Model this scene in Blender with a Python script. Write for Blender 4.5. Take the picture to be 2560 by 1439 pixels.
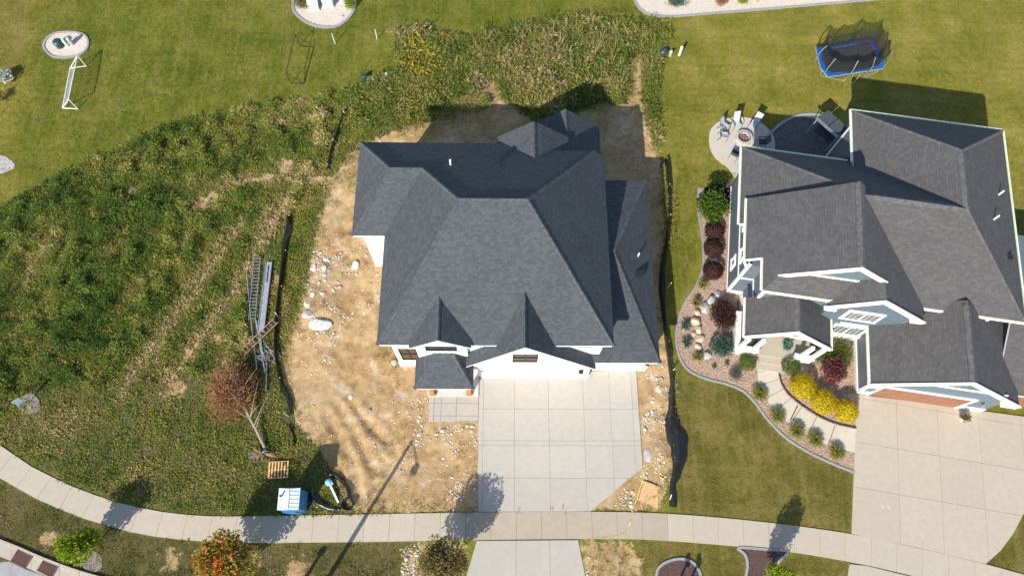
import bpy, bmesh, math, random
import numpy as np
from mathutils import Vector, Matrix, noise as mnoise
for o in list(bpy.data.objects): bpy.data.objects.remove(o)
SC = bpy.context.scene
COL = SC.collection
R = math.radians
rng = np.random.default_rng(7)
random.seed(7)

# ---------------------------------------------------------------- camera
F, CX, CY, NX, NY, CAMH = 1750.0, 1280.0, 719.5, 1250.0, 1395.0, 45.0   # focal (px of a 2560 wide picture), centre, nadir point, flight height
_d = np.array([NX-CX, NY-CY, F]); _d /= np.linalg.norm(_d)
_Z = -_d
_X = np.array([1.0, 0, 0]); _X = _X-_Z*(_X@_Z); _X /= np.linalg.norm(_X)
_Y = np.cross(_Z, _X)
RM = np.stack([_X, _Y, _Z])
cam = bpy.data.cameras.new('drone_camera'); cam.sensor_width = 36; cam.lens = 36*F/2560; cam.clip_end = 3000; cam.clip_start = 0.5
co = bpy.data.objects.new('drone_camera', cam); COL.objects.link(co)
co.matrix_world = Matrix(((RM[0, 0], -RM[0, 1], -RM[0, 2], 0), (RM[1, 0], -RM[1, 1], -RM[1, 2], 0), (RM[2, 0], -RM[2, 1], -RM[2, 2], CAMH), (0, 0, 0, 1)))
SC.camera = co
def G(px, py, z=0.0):
    """survey helper: photo point -> world point at height z"""
    r = RM@np.array([px-CX, py-CY, F]); t = (z-CAMH)/r[2]
    return Vector((r[0]*t, r[1]*t, z))
def GP(pts, z=0.0): return [G(p[0], p[1], z) for p in pts]

# ---------------------------------------------------------------- sky, sun, exposure
SUN_AZ, SUN_EL = 60.5, 34.3     # shadows point along +X turned by SUN_AZ
w = bpy.data.worlds.new('World'); SC.world = w; w.use_nodes = True
nt = w.node_tree; bg = nt.nodes['Background']
sky = nt.nodes.new('ShaderNodeTexSky'); sky.sky_type = 'NISHITA'; sky.sun_disc = False
sky.sun_elevation = R(SUN_EL); sky.sun_rotation = R(90-(SUN_AZ+180)); sky.altitude = 250; sky.air_density = 1.0; sky.dust_density = 0.6
nt.links.new(sky.outputs[0], bg.inputs[0]); bg.inputs[1].default_value = 0.12
sl = bpy.data.lights.new('sun', 'SUN'); sl.energy = 4.6; sl.angle = R(0.5); sl.color = (1.0, 0.93, 0.815)
so = bpy.data.objects.new('sun', sl); COL.objects.link(so)
dv = Vector((math.cos(R(SUN_AZ))*math.cos(R(SUN_EL)), math.sin(R(SUN_AZ))*math.cos(R(SUN_EL)), -math.sin(R(SUN_EL))))
so.rotation_euler = dv.to_track_quat('-Z', 'Y').to_euler(); so.location = (-60, -90, 70)
SC.view_settings.view_transform = 'Standard'; SC.view_settings.look = 'None'
SC.view_settings.exposure = 0.72; SC.view_settings.gamma = 1.0; SC.view_settings.use_curve_mapping = False
SC.render.engine = 'CYCLES'; SC.render.resolution_x = 1024; SC.render.resolution_y = 575

# ---------------------------------------------------------------- materials
MATS = {}
class NT:
    def __init__(s, name):
        s.m = bpy.data.materials.new(name); s.m.use_nodes = True; s.t = s.m.node_tree; s.n = s.t.nodes
        s.b = s.n['Principled BSDF']; MATS[name] = s.m
    def node(s, typ, **kw):
        n = s.n.new(typ)
        for k, v in kw.items():
            if k[0] == '_': setattr(n, k[1:], v)
            else: n.inputs[k.replace('__', ' ')].default_value = v
        return n
    def link(s, a, b): s.t.links.new(a, b)
    def coord(s, kind='Object', scale=None):
        tc = s.n.new('ShaderNodeTexCoord'); out = tc.outputs[kind]
        if scale is not None:
            mp = s.n.new('ShaderNodeMapping'); mp.inputs['Scale'].default_value = scale
            s.link(out, mp.inputs[0]); out = mp.outputs[0]
        return out
    def pos(s, scale=None, rot=None):
        g = s.n.new('ShaderNodeNewGeometry'); out = g.outputs['Position']
        if scale is not None:
            mp = s.n.new('ShaderNodeMapping'); mp.inputs['Scale'].default_value = scale
            if rot: mp.inputs['Rotation'].default_value = rot
            s.link(out, mp.inputs[0]); out = mp.outputs[0]
        return out
    def noise(s, vec, scale, detail=4, rough=.55, dist=0):
        n = s.node('ShaderNodeTexNoise', Scale=scale, Detail=detail, Roughness=rough, Distortion=dist); s.link(vec, n.inputs['Vector']); return n.outputs['Fac']
    def ramp(s, fac, stops, interp='LINEAR'):
        r = s.n.new('ShaderNodeValToRGB'); r.color_ramp.interpolation = interp
        e = r.color_ramp.elements
        while len(e) < len(stops): e.new(0.5)
        for i, (p, c) in enumerate(stops):
            e[i].position = p; e[i].color = (c, c, c, 1) if isinstance(c, (int, float)) else tuple(c)+(1,)
        s.link(fac, r.inputs[0]); return r.outputs[0]
    def mix(s, fac, a, b, mode='MIX'):
        n = s.n.new('ShaderNodeMix'); n.data_type = 'RGBA'; n.blend_type = mode
        for sock, v in ((n.inputs[0], fac), (n.inputs[6], a), (n.inputs[7], b)):
            if isinstance(v, bpy.types.NodeSocket): s.link(v, sock)
            elif isinstance(v, (int, float)): sock.default_value = v if sock == n.inputs[0] else (v, v, v, 1)
            else: sock.default_value = tuple(v)+(1,)
        return n.outputs[2]
    def math(s, op, a, b=0.0, c=None):
        n = s.n.new('ShaderNodeMath'); n.operation = op
        for i, v in enumerate((a, b) if c is None else (a, b, c)):
            if isinstance(v, bpy.types.NodeSocket): s.link(v, n.inputs[i])
            else: n.inputs[i].default_value = v
        return n.outputs[0]
    def attr(s, name, out='Fac'):
        a = s.n.new('ShaderNodeAttribute'); a.attribute_name = name; return a.outputs[out]
    def bump(s, h, strength=.4, dist=.02):
        b = s.node('ShaderNodeBump', Strength=strength, Distance=dist); s.link(h, b.inputs['Height']); s.link(b.outputs[0], s.b.inputs['Normal'])
    def color(s, c):
        if isinstance(c, bpy.types.NodeSocket): s.link(c, s.b.inputs['Base Color'])
        else: s.b.inputs['Base Color'].default_value = tuple(c)+(1,)
    def rough(s, v, spec=None, metal=None):
        s.b.inputs['Roughness'].default_value = v
        if spec is not None: s.b.inputs['Specular IOR Level'].default_value = spec
        if metal is not None: s.b.inputs['Metallic'].default_value = metal

def simple(name, c, rough=.6, var=.25, scale=6, bump=.0, bscale=30, spec=.4, metal=0, c2=None):
    t = NT(name); p = t.pos()
    f = t.noise(p, scale, 5, .6)
    a = tuple(x*(1-var) for x in c); b = c2 if c2 else tuple(min(1, x*(1+var)) for x in c)
    t.color(t.ramp(f, [(.3, a), (.7, b)])); t.rough(rough, spec, metal)
    if bump: t.bump(t.noise(p, bscale, 4, .6), bump, .01)
    return t.m

def concrete(name, c, stain=(.30, .24, .17), amt=.25, joint=.0):
    t = NT(name); p = t.pos()
    big = t.noise(p, .55, 6, .62, .4); mid = t.noise(p, 3.2, 5, .6); fine = t.noise(p, 45, 3, .7)
    col = t.ramp(mid, [(.25, tuple(x*.9 for x in c)), (.75, tuple(min(1, x*1.06) for x in c))])
    oi = t.n.new('ShaderNodeObjectInfo')
    col = t.mix(t.math('MULTIPLY', oi.outputs['Random'], .22), col, tuple(x*.72 for x in c))
    col = t.mix(t.math('MULTIPLY', t.ramp(big, [(.5, 0.0), (.75, 1.0)]), amt), col, stain)
    streak = t.noise(t.pos((1, .12, 1)), 5, 4, .6)
    col = t.mix(t.math('MULTIPLY', t.ramp(streak, [(.55, 0.0), (.8, 1.0)]), .22), col, tuple(x*.75 for x in c))
    spot = t.noise(p, 9, 2, .4)
    col = t.mix(t.ramp(spot, [(.73, 0.0), (.78, .5)]), col, tuple(x*.55 for x in c))
    col = t.mix(t.math('MULTIPLY', fine, .18), col, tuple(x*.7 for x in c))
    t.color(col); t.rough(.85, .25); t.bump(fine, .15, .004); return t.m
concrete('new_concrete', (.43, .40, .35), stain=(.50, .42, .31), amt=.4)
concrete('walk_concrete', (.455, .40, .32), stain=(.46, .38, .28), amt=.3)
concrete('stained_concrete', (.40, .34, .265), stain=(.32, .24, .15), amt=.55)
concrete('drive_concrete', (.45, .395, .315), stain=(.46, .38, .28), amt=.2)
concrete('patio_concrete', (.50, .46, .40), amt=.2)
concrete('path_concrete', (.54, .49, .405), amt=.12)
concrete('edging_concrete', (.30, .31, .32), stain=(.2, .2, .2), amt=.4)
concrete('kerb_concrete', (.44, .395, .325), amt=.4)
concrete('foundation_concrete', (.55, .54, .52), amt=.3)

def shingles(name, c, tone=.4, tabw=.32, course=.145):
    t = NT(name); uv = t.coord('UV')
    br = t.node('ShaderNodeTexBrick', Scale=1.0, Mortar__Size=.004, Mortar__Smooth=.1, Bias=0.0, Brick__Width=tabw, Row__Height=course)
    br.offset = .37; br.offset_frequency = 2; br.squash = .72; br.squash_frequency = 3
    br.inputs['Color1'].default_value = (0, 0, 0, 1); br.inputs['Color2'].default_value = (1, 1, 1, 1); br.inputs['Mortar'].default_value = (0, 0, 0, 1)
    t.link(uv, br.inputs['Vector'])
    f = t.math('MULTIPLY', br.outputs['Color'], 1.0)
    blotch = t.noise(uv, .5, 4, .6); grain = t.noise(uv, 60, 2, .8)
    ff = t.math('ADD', t.math('MULTIPLY', f, .55), t.math('MULTIPLY', blotch, .45))
    lo = tuple(x*(1-tone) for x in c); hi = tuple(x*(1+tone*1.1) for x in c)
    col = t.ramp(ff, [(.15, lo), (.5, c), (.85, hi)])
    tint = t.noise(uv, 1.7, 2, .5)
    col = t.mix(t.math('MULTIPLY', t.ramp(tint, [(.45, 0.0), (.7, 1.0)]), .3), col, (c[0]*1.15, c[1]*1.0, c[2]*.85))
    col = t.mix(t.math('MULTIPLY', grain, .35), col, tuple(x*.55 for x in c))
    col = t.mix(br.outputs['Fac'], col, tuple(x*.35 for x in c))
    t.color(col); t.rough(.88, .3)
    sx = t.n.new('ShaderNodeSeparateXYZ'); t.link(uv, sx.inputs[0])
    saw = t.math('FRACT', t.math('DIVIDE', sx.outputs[1], course))
    h = t.math('ADD', t.math('MULTIPLY', saw, -1.0), t.math('ADD', t.math('MULTIPLY', f, .45), t.math('MULTIPLY', grain, .5)))
    t.bump(h, .5, .014); return t.m
shingles('slate_shingles', (.068, .078, .089), .28, .24, .14)
shingles('grey_shingles', (.092, .09, .092), .22, .28, .15)

simple('white_paint', (.80, .80, .79), .45, .04, 2)
simple('white_siding', (.78, .785, .78), .55, .05, 1.2)
simple('white_stone', (.62, .61, .58), .8, .3, 7, .5, 14)
simple('blue_siding', (.105, .145, .172), .6, .10, 1.5)
simple('slate_siding', (.105, .132, .155), .6, .10, 1.5)
simple('black_metal', (.02, .02, .022), .45, .2, 8)
simple('dark_frame', (.028, .026, .024), .45, .2, 8)
simple('grey_metal', (.35, .36, .37), .38, .15, 8, metal=.6)
simple('aluminium', (.62, .63, .65), .34, .15, 9, metal=.75)
simple('galvanised', (.45, .47, .5), .42, .25, 5, metal=.5)
simple('orange_fibreglass', (.55, .24, .12), .5, .25, 12)
simple('cedar_wood', (.42, .17, .06), .6, .3, 7, .3, 25)
simple('pallet_wood', (.60, .37, .15), .75, .3, 6, .3, 25)
simple('osb_board', (.56, .35, .17), .8, .25, 14, .3, 40)
simple('black_plastic', (.011, .011, .012), .36, .3, 5, .6, 5, spec=.5)
simple('green_plastic', (.015, .06, .065), .45, .3, 6)
simple('pale_green_metal', (.36, .42, .37), .5, .1, 4)
simple('white_plastic', (.78, .78, .77), .4, .06, 5)
simple('blue_plastic', (.03, .19, .40), .45, .2, 3)
simple('pale_blue_plastic', (.60, .72, .82), .4, .08, 5)
simple('light_blue_plastic', (.22, .50, .75), .45, .15, 6)
simple('trampoline_blue', (.012, .09, .29), .5, .35, 5)
simple('trampoline_mat', (.03, .028, .032), .7, .2, 5)
simple('bark', (.15, .11, .085), .9, .35, 14, .6, 30)
simple('dead_bark', (.30, .235, .19), .9, .35, 14, .6, 30)
simple('root_wood', (.30, .215, .16), .95, .4, 12, .6, 30)
simple('pale_rock', (.58, .56, .53), .9, .3, 4, .8, 9)
simple('tan_boulder', (.46, .36, .25), .9, .35, 3, .7, 8)
simple('grey_boulder', (.38, .37, .34), .9, .3, 4, .7, 8)
simple('asphalt', (.30, .30, .31), .9, .15, 3, .4, 60)
simple('rust_iron', (.16, .085, .07), .7, .4, 14)
simple('brown_door', (.235, .105, .062), .55, .16, 3)
simple('planter_clay', (.08, .085, .08), .5, .3, 6)
simple('cream_pot', (.62, .58, .5), .6, .1, 6)
simple('sling_fabric', (.42, .47, .5), .7, .15, 8)
simple('dark_fabric', (.05, .055, .065), .7, .2, 6)
simple('fire_stone', (.40, .40, .39), .85, .25, 8, .5, 20)
simple('ash', (.27, .20, .17), .95, .5, 14, .6, 20)
simple('yellow_tape', (.75, .60, .06), .5, .2, 9)
simple('chalk', (.53, .50, .45), .9, .2, 8)
simple('dark_gravel', (.13, .13, .135), .9, .5, 25, .8, 40)
simple('solar_blue', (.25, .34, .42), .5, .2, 5)
simple('netting', (.55, .55, .5), .8, .1, 5)
simple('gutter_guard', (.55, .62, .40), .55, .18, 10)
t = NT('window_glass'); t.color((.028, .045, .038)); t.rough(.12, .12)
t = NT('bronze_glass'); t.color((.055, .045, .035)); t.rough(.12, .25)
# see-through mesh of the trampoline net and goal net
def mesh_cloth(name, c, scale, fill):
    t = NT(name); uv = t.coord('UV', (scale, scale, scale))
    sx = t.n.new('ShaderNodeSeparateXYZ'); t.link(uv, sx.inputs[0])
    a = t.math('LESS_THAN', t.math('FRACT', sx.outputs[0]), fill); b = t.math('LESS_THAN', t.math('FRACT', sx.outputs[1]), fill)
    al = t.math('MAXIMUM', a, b); t.color(c); t.link(al, t.b.inputs['Alpha']); t.rough(.8); return t.m
mesh_cloth('trampoline_net', (.02, .02, .018), 40, .40)
mesh_cloth('goal_net', (.62, .62, .58), 11, .13)
def gravel(name, cols, scale=16):
    t = NT(name); p = t.pos()
    v = t.node('ShaderNodeTexVoronoi', Scale=scale); t.link(p, v.inputs['Vector'])
    sx = t.n.new('ShaderNodeSeparateColor'); t.link(v.outputs['Color'], sx.inputs[0])
    col = t.ramp(sx.outputs[0], [(i/(len(cols)-1), c) for i, c in enumerate(cols)])
    edge = t.ramp(v.outputs['Distance'], [(.35, 0.0), (.75, 1.0)])
    col = t.mix(t.math('MULTIPLY', edge, .45), col, tuple(x*.35 for x in cols[0]))
    big = t.noise(p, .8, 4, .6)
    col = t.mix(t.math('MULTIPLY', t.ramp(big, [(.4, 0.0), (.7, 1.0)]), .3), col, tuple(x*.75 for x in cols[len(cols)//2]))
    t.color(col); t.rough(.9, .2); t.bump(t.math('SUBTRACT', 1.0, v.outputs['Distance']), .7, .03); return t.m
gravel('pink_gravel', [(.30, .19, .13), (.44, .31, .23), (.50, .39, .31), (.36, .27, .21)])
gravel('cream_gravel', [(.55, .46, .37), (.68, .59, .50), (.72, .65, .57), (.60, .52, .43)])
gravel('grey_gravel', [(.3, .29, .27), (.45, .43, .41), (.55, .53, .5), (.38, .36, .34)], 12)
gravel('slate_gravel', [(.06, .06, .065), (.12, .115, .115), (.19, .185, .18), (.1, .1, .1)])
gravel('mulch', [(.065, .04, .035), (.11, .065, .055), (.15, .095, .085), (.08, .05, .045)], 22)
gravel('dead_mulch', [(.2, .17, .14), (.3, .26, .22), (.36, .31, .27), (.22, .19, .16)], 22)
# foliage: colour per plant comes with the mesh
t = NT('foliage'); c = t.attr('col', 'Color'); t.color(c); t.rough(.75, .2)
tr = t.n.new('ShaderNodeBsdfTranslucent'); t.link(c, tr.inputs['Color'])
mx = t.n.new('ShaderNodeMixShader'); mx.inputs[0].default_value = .34
t.link(t.b.outputs[0], mx.inputs[1]); t.link(tr.outputs[0], mx.inputs[2]); t.link(mx.outputs[0], t.n['Material Output'].inputs[0])
t = NT('pebbles'); t.color(t.attr('col', 'Color')); t.rough(.9, .2)

# ---------------------------------------------------------------- helpers
def tag(o, label=None, cat=None, group=None, kind=None):
    if label: o['label'] = label
    if cat: o['category'] = cat
    if group: o['group'] = group
    if kind: o['kind'] = kind
    return o
def thing(name, label, cat, loc=(0, 0, 0), rotz=0, group=None):
    o = bpy.data.objects.new(name, None); COL.objects.link(o); o.location = loc; o.rotation_euler = (0, 0, rotz); o.empty_display_size = .3
    return tag(o, label, cat, group)
def link(name, me, parent=None):
    o = bpy.data.objects.new(name, me); COL.objects.link(o)
    if parent is not None: o.parent = parent
    return o
class MB:
    def __init__(s): s.v = []; s.f = []; s.m = []; s.uv = {}
    def add(s, vs, fs, mi=0):
        b = len(s.v); s.v += [tuple(x) for x in vs]; s.f += [tuple(i+b for i in f) for f in fs]; s.m += [mi]*len(fs); return s
    def box(s, c, size, rz=0, mi=0, M=None):
        x, y, z = (k/2 for k in size); pts = [(-x, -y, -z), (x, -y, -z), (x, y, -z), (-x, y, -z), (-x, -y, z), (x, -y, z), (x, y, z), (-x, y, z)]
        if M is None: M = Matrix.Translation(c)@Matrix.Rotation(rz, 4, 'Z')
        return s.add([M@Vector(p) for p in pts], [(0, 3, 2, 1), (4, 5, 6, 7), (0, 1, 5, 4), (1, 2, 6, 5), (2, 3, 7, 6), (3, 0, 4, 7)], mi)
    def b2(s, lo, hi, mi=0): return s.box([(a+b)/2 for a, b in zip(lo, hi)], [abs(b-a) for a, b in zip(lo, hi)], 0, mi)
    def bar(s, a, b, wd, ht=None, mi=0):
        a = Vector(a); b = Vector(b); d = b-a; L = d.length
        if L < 1e-6: return s
        q = d.to_track_quat('X', 'Z').to_matrix().to_4x4(); M = Matrix.Translation((a+b)/2)@q
        return s.box(None, (L, wd, ht or wd), 0, mi, M)
    def tube(s, path, r, n=8, mi=0, cap=True):
        path = [Vector(p) for p in path]; rs = r if isinstance(r, (list, tuple)) else [r]*len(path); vs = []; fs = []
        for i, p in enumerate(path):
            d = (path[min(i+1, len(path)-1)]-path[max(i-1, 0)]).normalized()
            a = d.cross(Vector((0, 0, 1)) if abs(d.z) < .9 else Vector((1, 0, 0))).normalized(); b = d.cross(a)
            for k in range(n):
                t = 2*math.pi*k/n; vs.append(p+(a*math.cos(t)+b*math.sin(t))*rs[i])
        for i in range(len(path)-1):
            for k in range(n): fs.append((i*n+k, i*n+(k+1) % n, (i+1)*n+(k+1) % n, (i+1)*n+k))
        if cap: fs.append(tuple(range(n-1, -1, -1))); fs.append(tuple((len(path)-1)*n+k for k in range(n)))
        return s.add(vs, fs, mi)
    def prism(s, poly, z0, z1, mi=0, top=None):
        n = len(poly); vs = [(p[0], p[1], z0) for p in poly]+[(p[0], p[1], z1) for p in poly]
        s.add(vs, [tuple(range(n-1, -1, -1))]+[(i, (i+1) % n, n+(i+1) % n, n+i) for i in range(n)], mi)
        return s.add(vs[n:], [tuple(range(n))], mi if top is None else top)
    def vprism(s, pts, off, mi=0):
        """flat polygon of 3D points, extruded by vector off"""
        n = len(pts); off = Vector(off); vs = [Vector(p) for p in pts]+[Vector(p)+off for p in pts]
        return s.add(vs, [tuple(range(n-1, -1, -1)), tuple(range(n, 2*n))]+[(i, (i+1) % n, n+(i+1) % n, n+i) for i in range(n)], mi)
    def lathe(s, prof, n=16, c=(0, 0, 0), mi=0):
        vs = []; fs = []
        for r, z in prof:
            for k in range(n): a = 2*math.pi*k/n; vs.append((c[0]+r*math.cos(a), c[1]+r*math.sin(a), c[2]+z))
        for i in range(len(prof)-1):
            for k in range(n): fs.append((i*n+k, i*n+(k+1) % n, (i+1)*n+(k+1) % n, (i+1)*n+k))
        fs.append(tuple(range(n-1, -1, -1))); fs.append(tuple((len(prof)-1)*n+k for k in range(n)))
        return s.add(vs, fs, mi)
    def build(s, name, mats, parent=None, smooth=False, loc=None, recalc=True):
        me = bpy.data.meshes.new(name); me.from_pydata(s.v, [], s.f)
        for m in ([mats] if isinstance(mats, str) else mats): me.materials.append(MATS[m])
        me.polygons.foreach_set('material_index', s.m)
        if recalc:
            bm = bmesh.new(); bm.from_mesh(me); bmesh.ops.recalc_face_normals(bm, faces=bm.faces); bm.to_mesh(me); bm.free()
        if smooth: me.polygons.foreach_set('use_smooth', [True]*len(me.polygons))
        me.update(); o = link(name, me, parent)
        if loc is not None: o.location = loc
        return o
def fastmesh(name, V, faces, mat, cols=None, parent=None, smooth=False):
    """V (n,3) array, faces (m,k) array"""
    me = bpy.data.meshes.new(name); k = faces.shape[1]
    me.vertices.add(len(V)); me.vertices.foreach_set('co', np.asarray(V, np.float32).ravel())
    me.loops.add(faces.size); me.loops.foreach_set('vertex_index', faces.astype(np.int32).ravel())
    me.polygons.add(len(faces)); me.polygons.foreach_set('loop_start', np.arange(0, faces.size, k, dtype=np.int32))
    if smooth: me.polygons.foreach_set('use_smooth', np.ones(len(faces), bool))
    me.update(calc_edges=True)
    if cols is not None:
        a = me.attributes.new('col', 'FLOAT_COLOR', 'POINT'); a.data.foreach_set('color', np.concatenate([np.clip(cols, 0, 1), np.ones((len(cols), 1))], 1).astype(np.float32).ravel())
    if isinstance(mat, str): me.materials.append(MATS[mat])
    return link(name, me, parent)
def leafcloud(base, direc, L, Wd, col, nrm_=None):
    """kite shaped leaves: base (n,3), unit direction (n,3), length (n), width (n), colour (n,3)"""
    n = len(base); up = rng.normal(size=(n, 3)) if nrm_ is None else nrm_; side = np.cross(direc, up); side /= np.linalg.norm(side, axis=1)[:, None]+1e-9
    nrm = np.cross(side, direc)
    mid = base+direc*(L*.5)[:, None]+nrm*(L*.08)[:, None]; tip = base+direc*L[:, None]-np.array([0, 0, 1])*(L*.12)[:, None]
    V = np.stack([base, mid+side*Wd[:, None], tip, mid-side*Wd[:, None]], 1).reshape(-1, 3)
    return V, np.arange(4*n).reshape(-1, 4), np.repeat(col, 4, 0)
def inpoly(P, poly):
    x, y = P[:, 0], P[:, 1]; r = np.zeros(len(P), bool); n = len(poly)
    for i in range(n):
        x1, y1 = poly[i][0], poly[i][1]; x2, y2 = poly[(i+1) % n][0], poly[(i+1) % n][1]
        c = ((y1 > y) != (y2 > y)); xi = (x2-x1)*(y-y1)/(y2-y1+1e-12)+x1; r ^= c & (x < xi)
    return r
def vnoise(P, scale, seed=0, octv=3):
    """cheap value noise on (n,2)"""
    r = np.random.default_rng(seed); T = r.random((64, 64)); out = np.zeros(len(P)); amp = 1; tot = 0; s = scale
    for _ in range(octv):
        q = P*s; i = np.floor(q).astype(int); f = q-i; f = f*f*(3-2*f)
        a = T[i[:, 0] % 64, i[:, 1] % 64]; b = T[(i[:, 0]+1) % 64, i[:, 1] % 64]; c = T[i[:, 0] % 64, (i[:, 1]+1) % 64]; d = T[(i[:, 0]+1) % 64, (i[:, 1]+1) % 64]
        out += amp*((a*(1-f[:, 0])+b*f[:, 0])*(1-f[:, 1])+(c*(1-f[:, 0])+d*f[:, 0])*f[:, 1]); tot += amp; amp *= .5; s *= 2.1
    return out/tot
def smooth_poly(pts, n=4, closed=True):
    """Catmull-Rom through points (world xy)"""
    out = []; N = len(pts)
    for i in range(N if closed else N-1):
        g = (lambda k: pts[k % N]) if closed else (lambda k: pts[min(max(k, 0), N-1)])
        p0, p1, p2, p3 = (Vector(g(i+k)).to_2d() for k in (-1, 0, 1, 2))
        for j in range(n):
            t = j/n; out.append(.5*((2*p1)+(p2-p0)*t+(2*p0-5*p1+4*p2-p3)*t*t+(3*p1-p0-3*p2+p3)*t**3))
    if not closed: out.append(Vector(pts[-1]).to_2d())
    return out
# ================================================================ GROUND
FIELD = GP([(-80, 560), (0, 518), (120, 452), (260, 388), (430, 310), (600, 275), (740, 250), (850, 232), (925, 212), (1000, 235), (945, 300), (880, 330), (835, 400), (800, 450), (800, 520), (770, 580), (760, 660), (745, 760), (720, 860), (702, 940), (735, 1060), (790, 1110), (830, 1180), (868, 1262), (900, 1284), (700, 1287), (500, 1287), (300, 1252), (150, 1200), (0, 1108), (-80, 1050)])
TALL = GP([(-80, 560), (0, 518), (120, 452), (260, 388), (430, 310), (600, 275), (740, 250), (850, 232), (925, 212), (1000, 235), (945, 300), (880, 330), (835, 400), (790, 450), (700, 560), (640, 660), (610, 800), (640, 900), (560, 930), (420, 940), (300, 985), (120, 965), (0, 1010), (-80, 1020)])
REAR = GP([(985, 100), (1060, 88), (1180, 98), (1300, 70), (1430, 55), (1560, 62), (1655, 78), (1650, 130), (1632, 250), (1650, 360), (1605, 330), (1560, 262), (1500, 262), (1430, 275), (1330, 300), (1240, 262), (1190, 225), (1110, 250), (1010, 300), (940, 300), (905, 230), (950, 195), (1000, 182)])
DIRT = GP([(925, 350), (1000, 322), (1085, 300), (1120, 255), (1200, 225), (1240, 195), (1255, 245), (1330, 300), (1420, 300), (1500, 255), (1565, 265), (1572, 160), (1600, 125), (1612, 140), (1605, 255), (1640, 372), (1655, 400), (1660, 600), (1652, 800), (1685, 900), (1690, 1010), (1690, 1150), (1650, 1276), (1470, 1279), (1190, 1281), (900, 1286), (868, 1262), (832, 1185), (790, 1112), (738, 1065), (716, 990), (700, 930), (716, 850), (745, 780), (770, 690), (785, 600), (800, 520), (825, 450), (870, 385)])
DIRT2 = GP([(1000, 1439), (1010, 1380), (1060, 1350), (1170, 1350), (1160, 1500), (1000, 1500)])
DIRT3 = GP([(1440, 1347), (1590, 1347), (1615, 1400), (1600, 1500), (1460, 1500)])
STRIP = GP([(-80, 1160), (0, 1196), (80, 1243), (200, 1292), (300, 1323), (420, 1346), (550, 1356), (800, 1356), (1040, 1352), (1000, 1400), (990, 1500), (-80, 1700)])
PATHS = [GP(q) for q in ([(300, 985), (395, 840), (480, 735), (560, 615), (600, 560)], [(400, 985), (500, 850), (590, 720), (650, 600), (700, 520)], [(500, 520), (560, 470), (650, 440), (830, 450)])]
BARE = [(330, 478, 14), (520, 500, 28), (715, 412, 30), (130, 610, 16), (540, 850, 22), (470, 880, 20), (440, 970, 30), (560, 900, 18), (690, 700, 12), (120, 1345, 20), (420, 1400, 26), (640, 1400, 22), (745, 1420, 30), (1215, 225, 20), (1400, 215, 26)]
xs = np.concatenate([-np.geomspace(900, 45, 14), np.arange(-43, 50.01, .16), np.geomspace(52, 900, 14)])
ys = np.concatenate([-np.geomspace(900, 16, 12), np.arange(-14, 48.01, .16), np.geomspace(50, 1200, 14)])
nx, ny = len(xs), len(ys)
XX, YY = np.meshgrid(xs, ys); GXY = np.stack([XX.ravel(), YY.ravel()], 1)
def mask(poly): return inpoly(GXY, poly).astype(float)
def blur(m, k):
    a = m.reshape(ny, nx)
    for _ in range(k):
        a = (np.roll(a, 1, 0)+np.roll(a, -1, 0)+a)/3; a = (np.roll(a, 1, 1)+np.roll(a, -1, 1)+a)/3
    return a.ravel()
def linedist(P, path):
    d = np.full(len(P), 1e9)
    for a, b in zip(path[:-1], path[1:]):
        a = np.array(a[:2]); b = np.array(b[:2]); ab = b-a; t = np.clip(((P-a)@ab)/(ab@ab), 0, 1); d = np.minimum(d, np.linalg.norm(P-(a+t[:, None]*ab), axis=1))
    return d
mD = np.maximum.reduce([mask(DIRT), mask(DIRT2)*.9, mask(DIRT3)*.75]); mF = np.maximum(mask(FIELD), mask(REAR)); mS = mask(STRIP)
mB = np.zeros(len(GXY))
for bx, by, br in BARE:
    c = G(bx, by); s = br*.03; mB = np.maximum(mB, np.exp(-((GXY[:, 0]-c.x)**2+(GXY[:, 1]-c.y)**2)/(2*(s*.75)**2)))
mB *= np.clip(-.1+2.0*vnoise(GXY, 1.3, 77, 3), 0, 1.1)
mP = np.zeros(len(GXY))
for q in PATHS[:2]: mP = np.maximum(mP, np.exp(-(linedist(GXY, q)/.42)**2))
mP = np.maximum(mP, .9*np.exp(-(linedist(GXY, PATHS[2])/.7)**2))
dirt = np.clip(np.maximum(blur(mD, 6), mB*.95), 0, 1); near_ = np.clip(blur(mD, 10)*4, 0, 1)*(GXY[:, 0] < 3)*(GXY[:, 1] > 3); field = blur(np.maximum(mF, near_), 2)
TWIG = GP([(900, 410), (835, 452), (760, 452), (690, 440), (620, 450), (560, 470), (520, 498), (488, 525)])
dirt = np.maximum(dirt, np.clip(.92*np.exp(-(linedist(GXY, TWIG)/.42)**2)*np.clip((vnoise(GXY, 1.1, 19, 3)-.36)*5, 0, 1), 0, 1))
for q in PATHS[:2]: dirt = np.maximum(dirt, .66*np.exp(-(linedist(GXY, q)/.22)**2)*(.5+.8*vnoise(GXY, .8, 18))); strip = blur(mS, 2)
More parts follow.
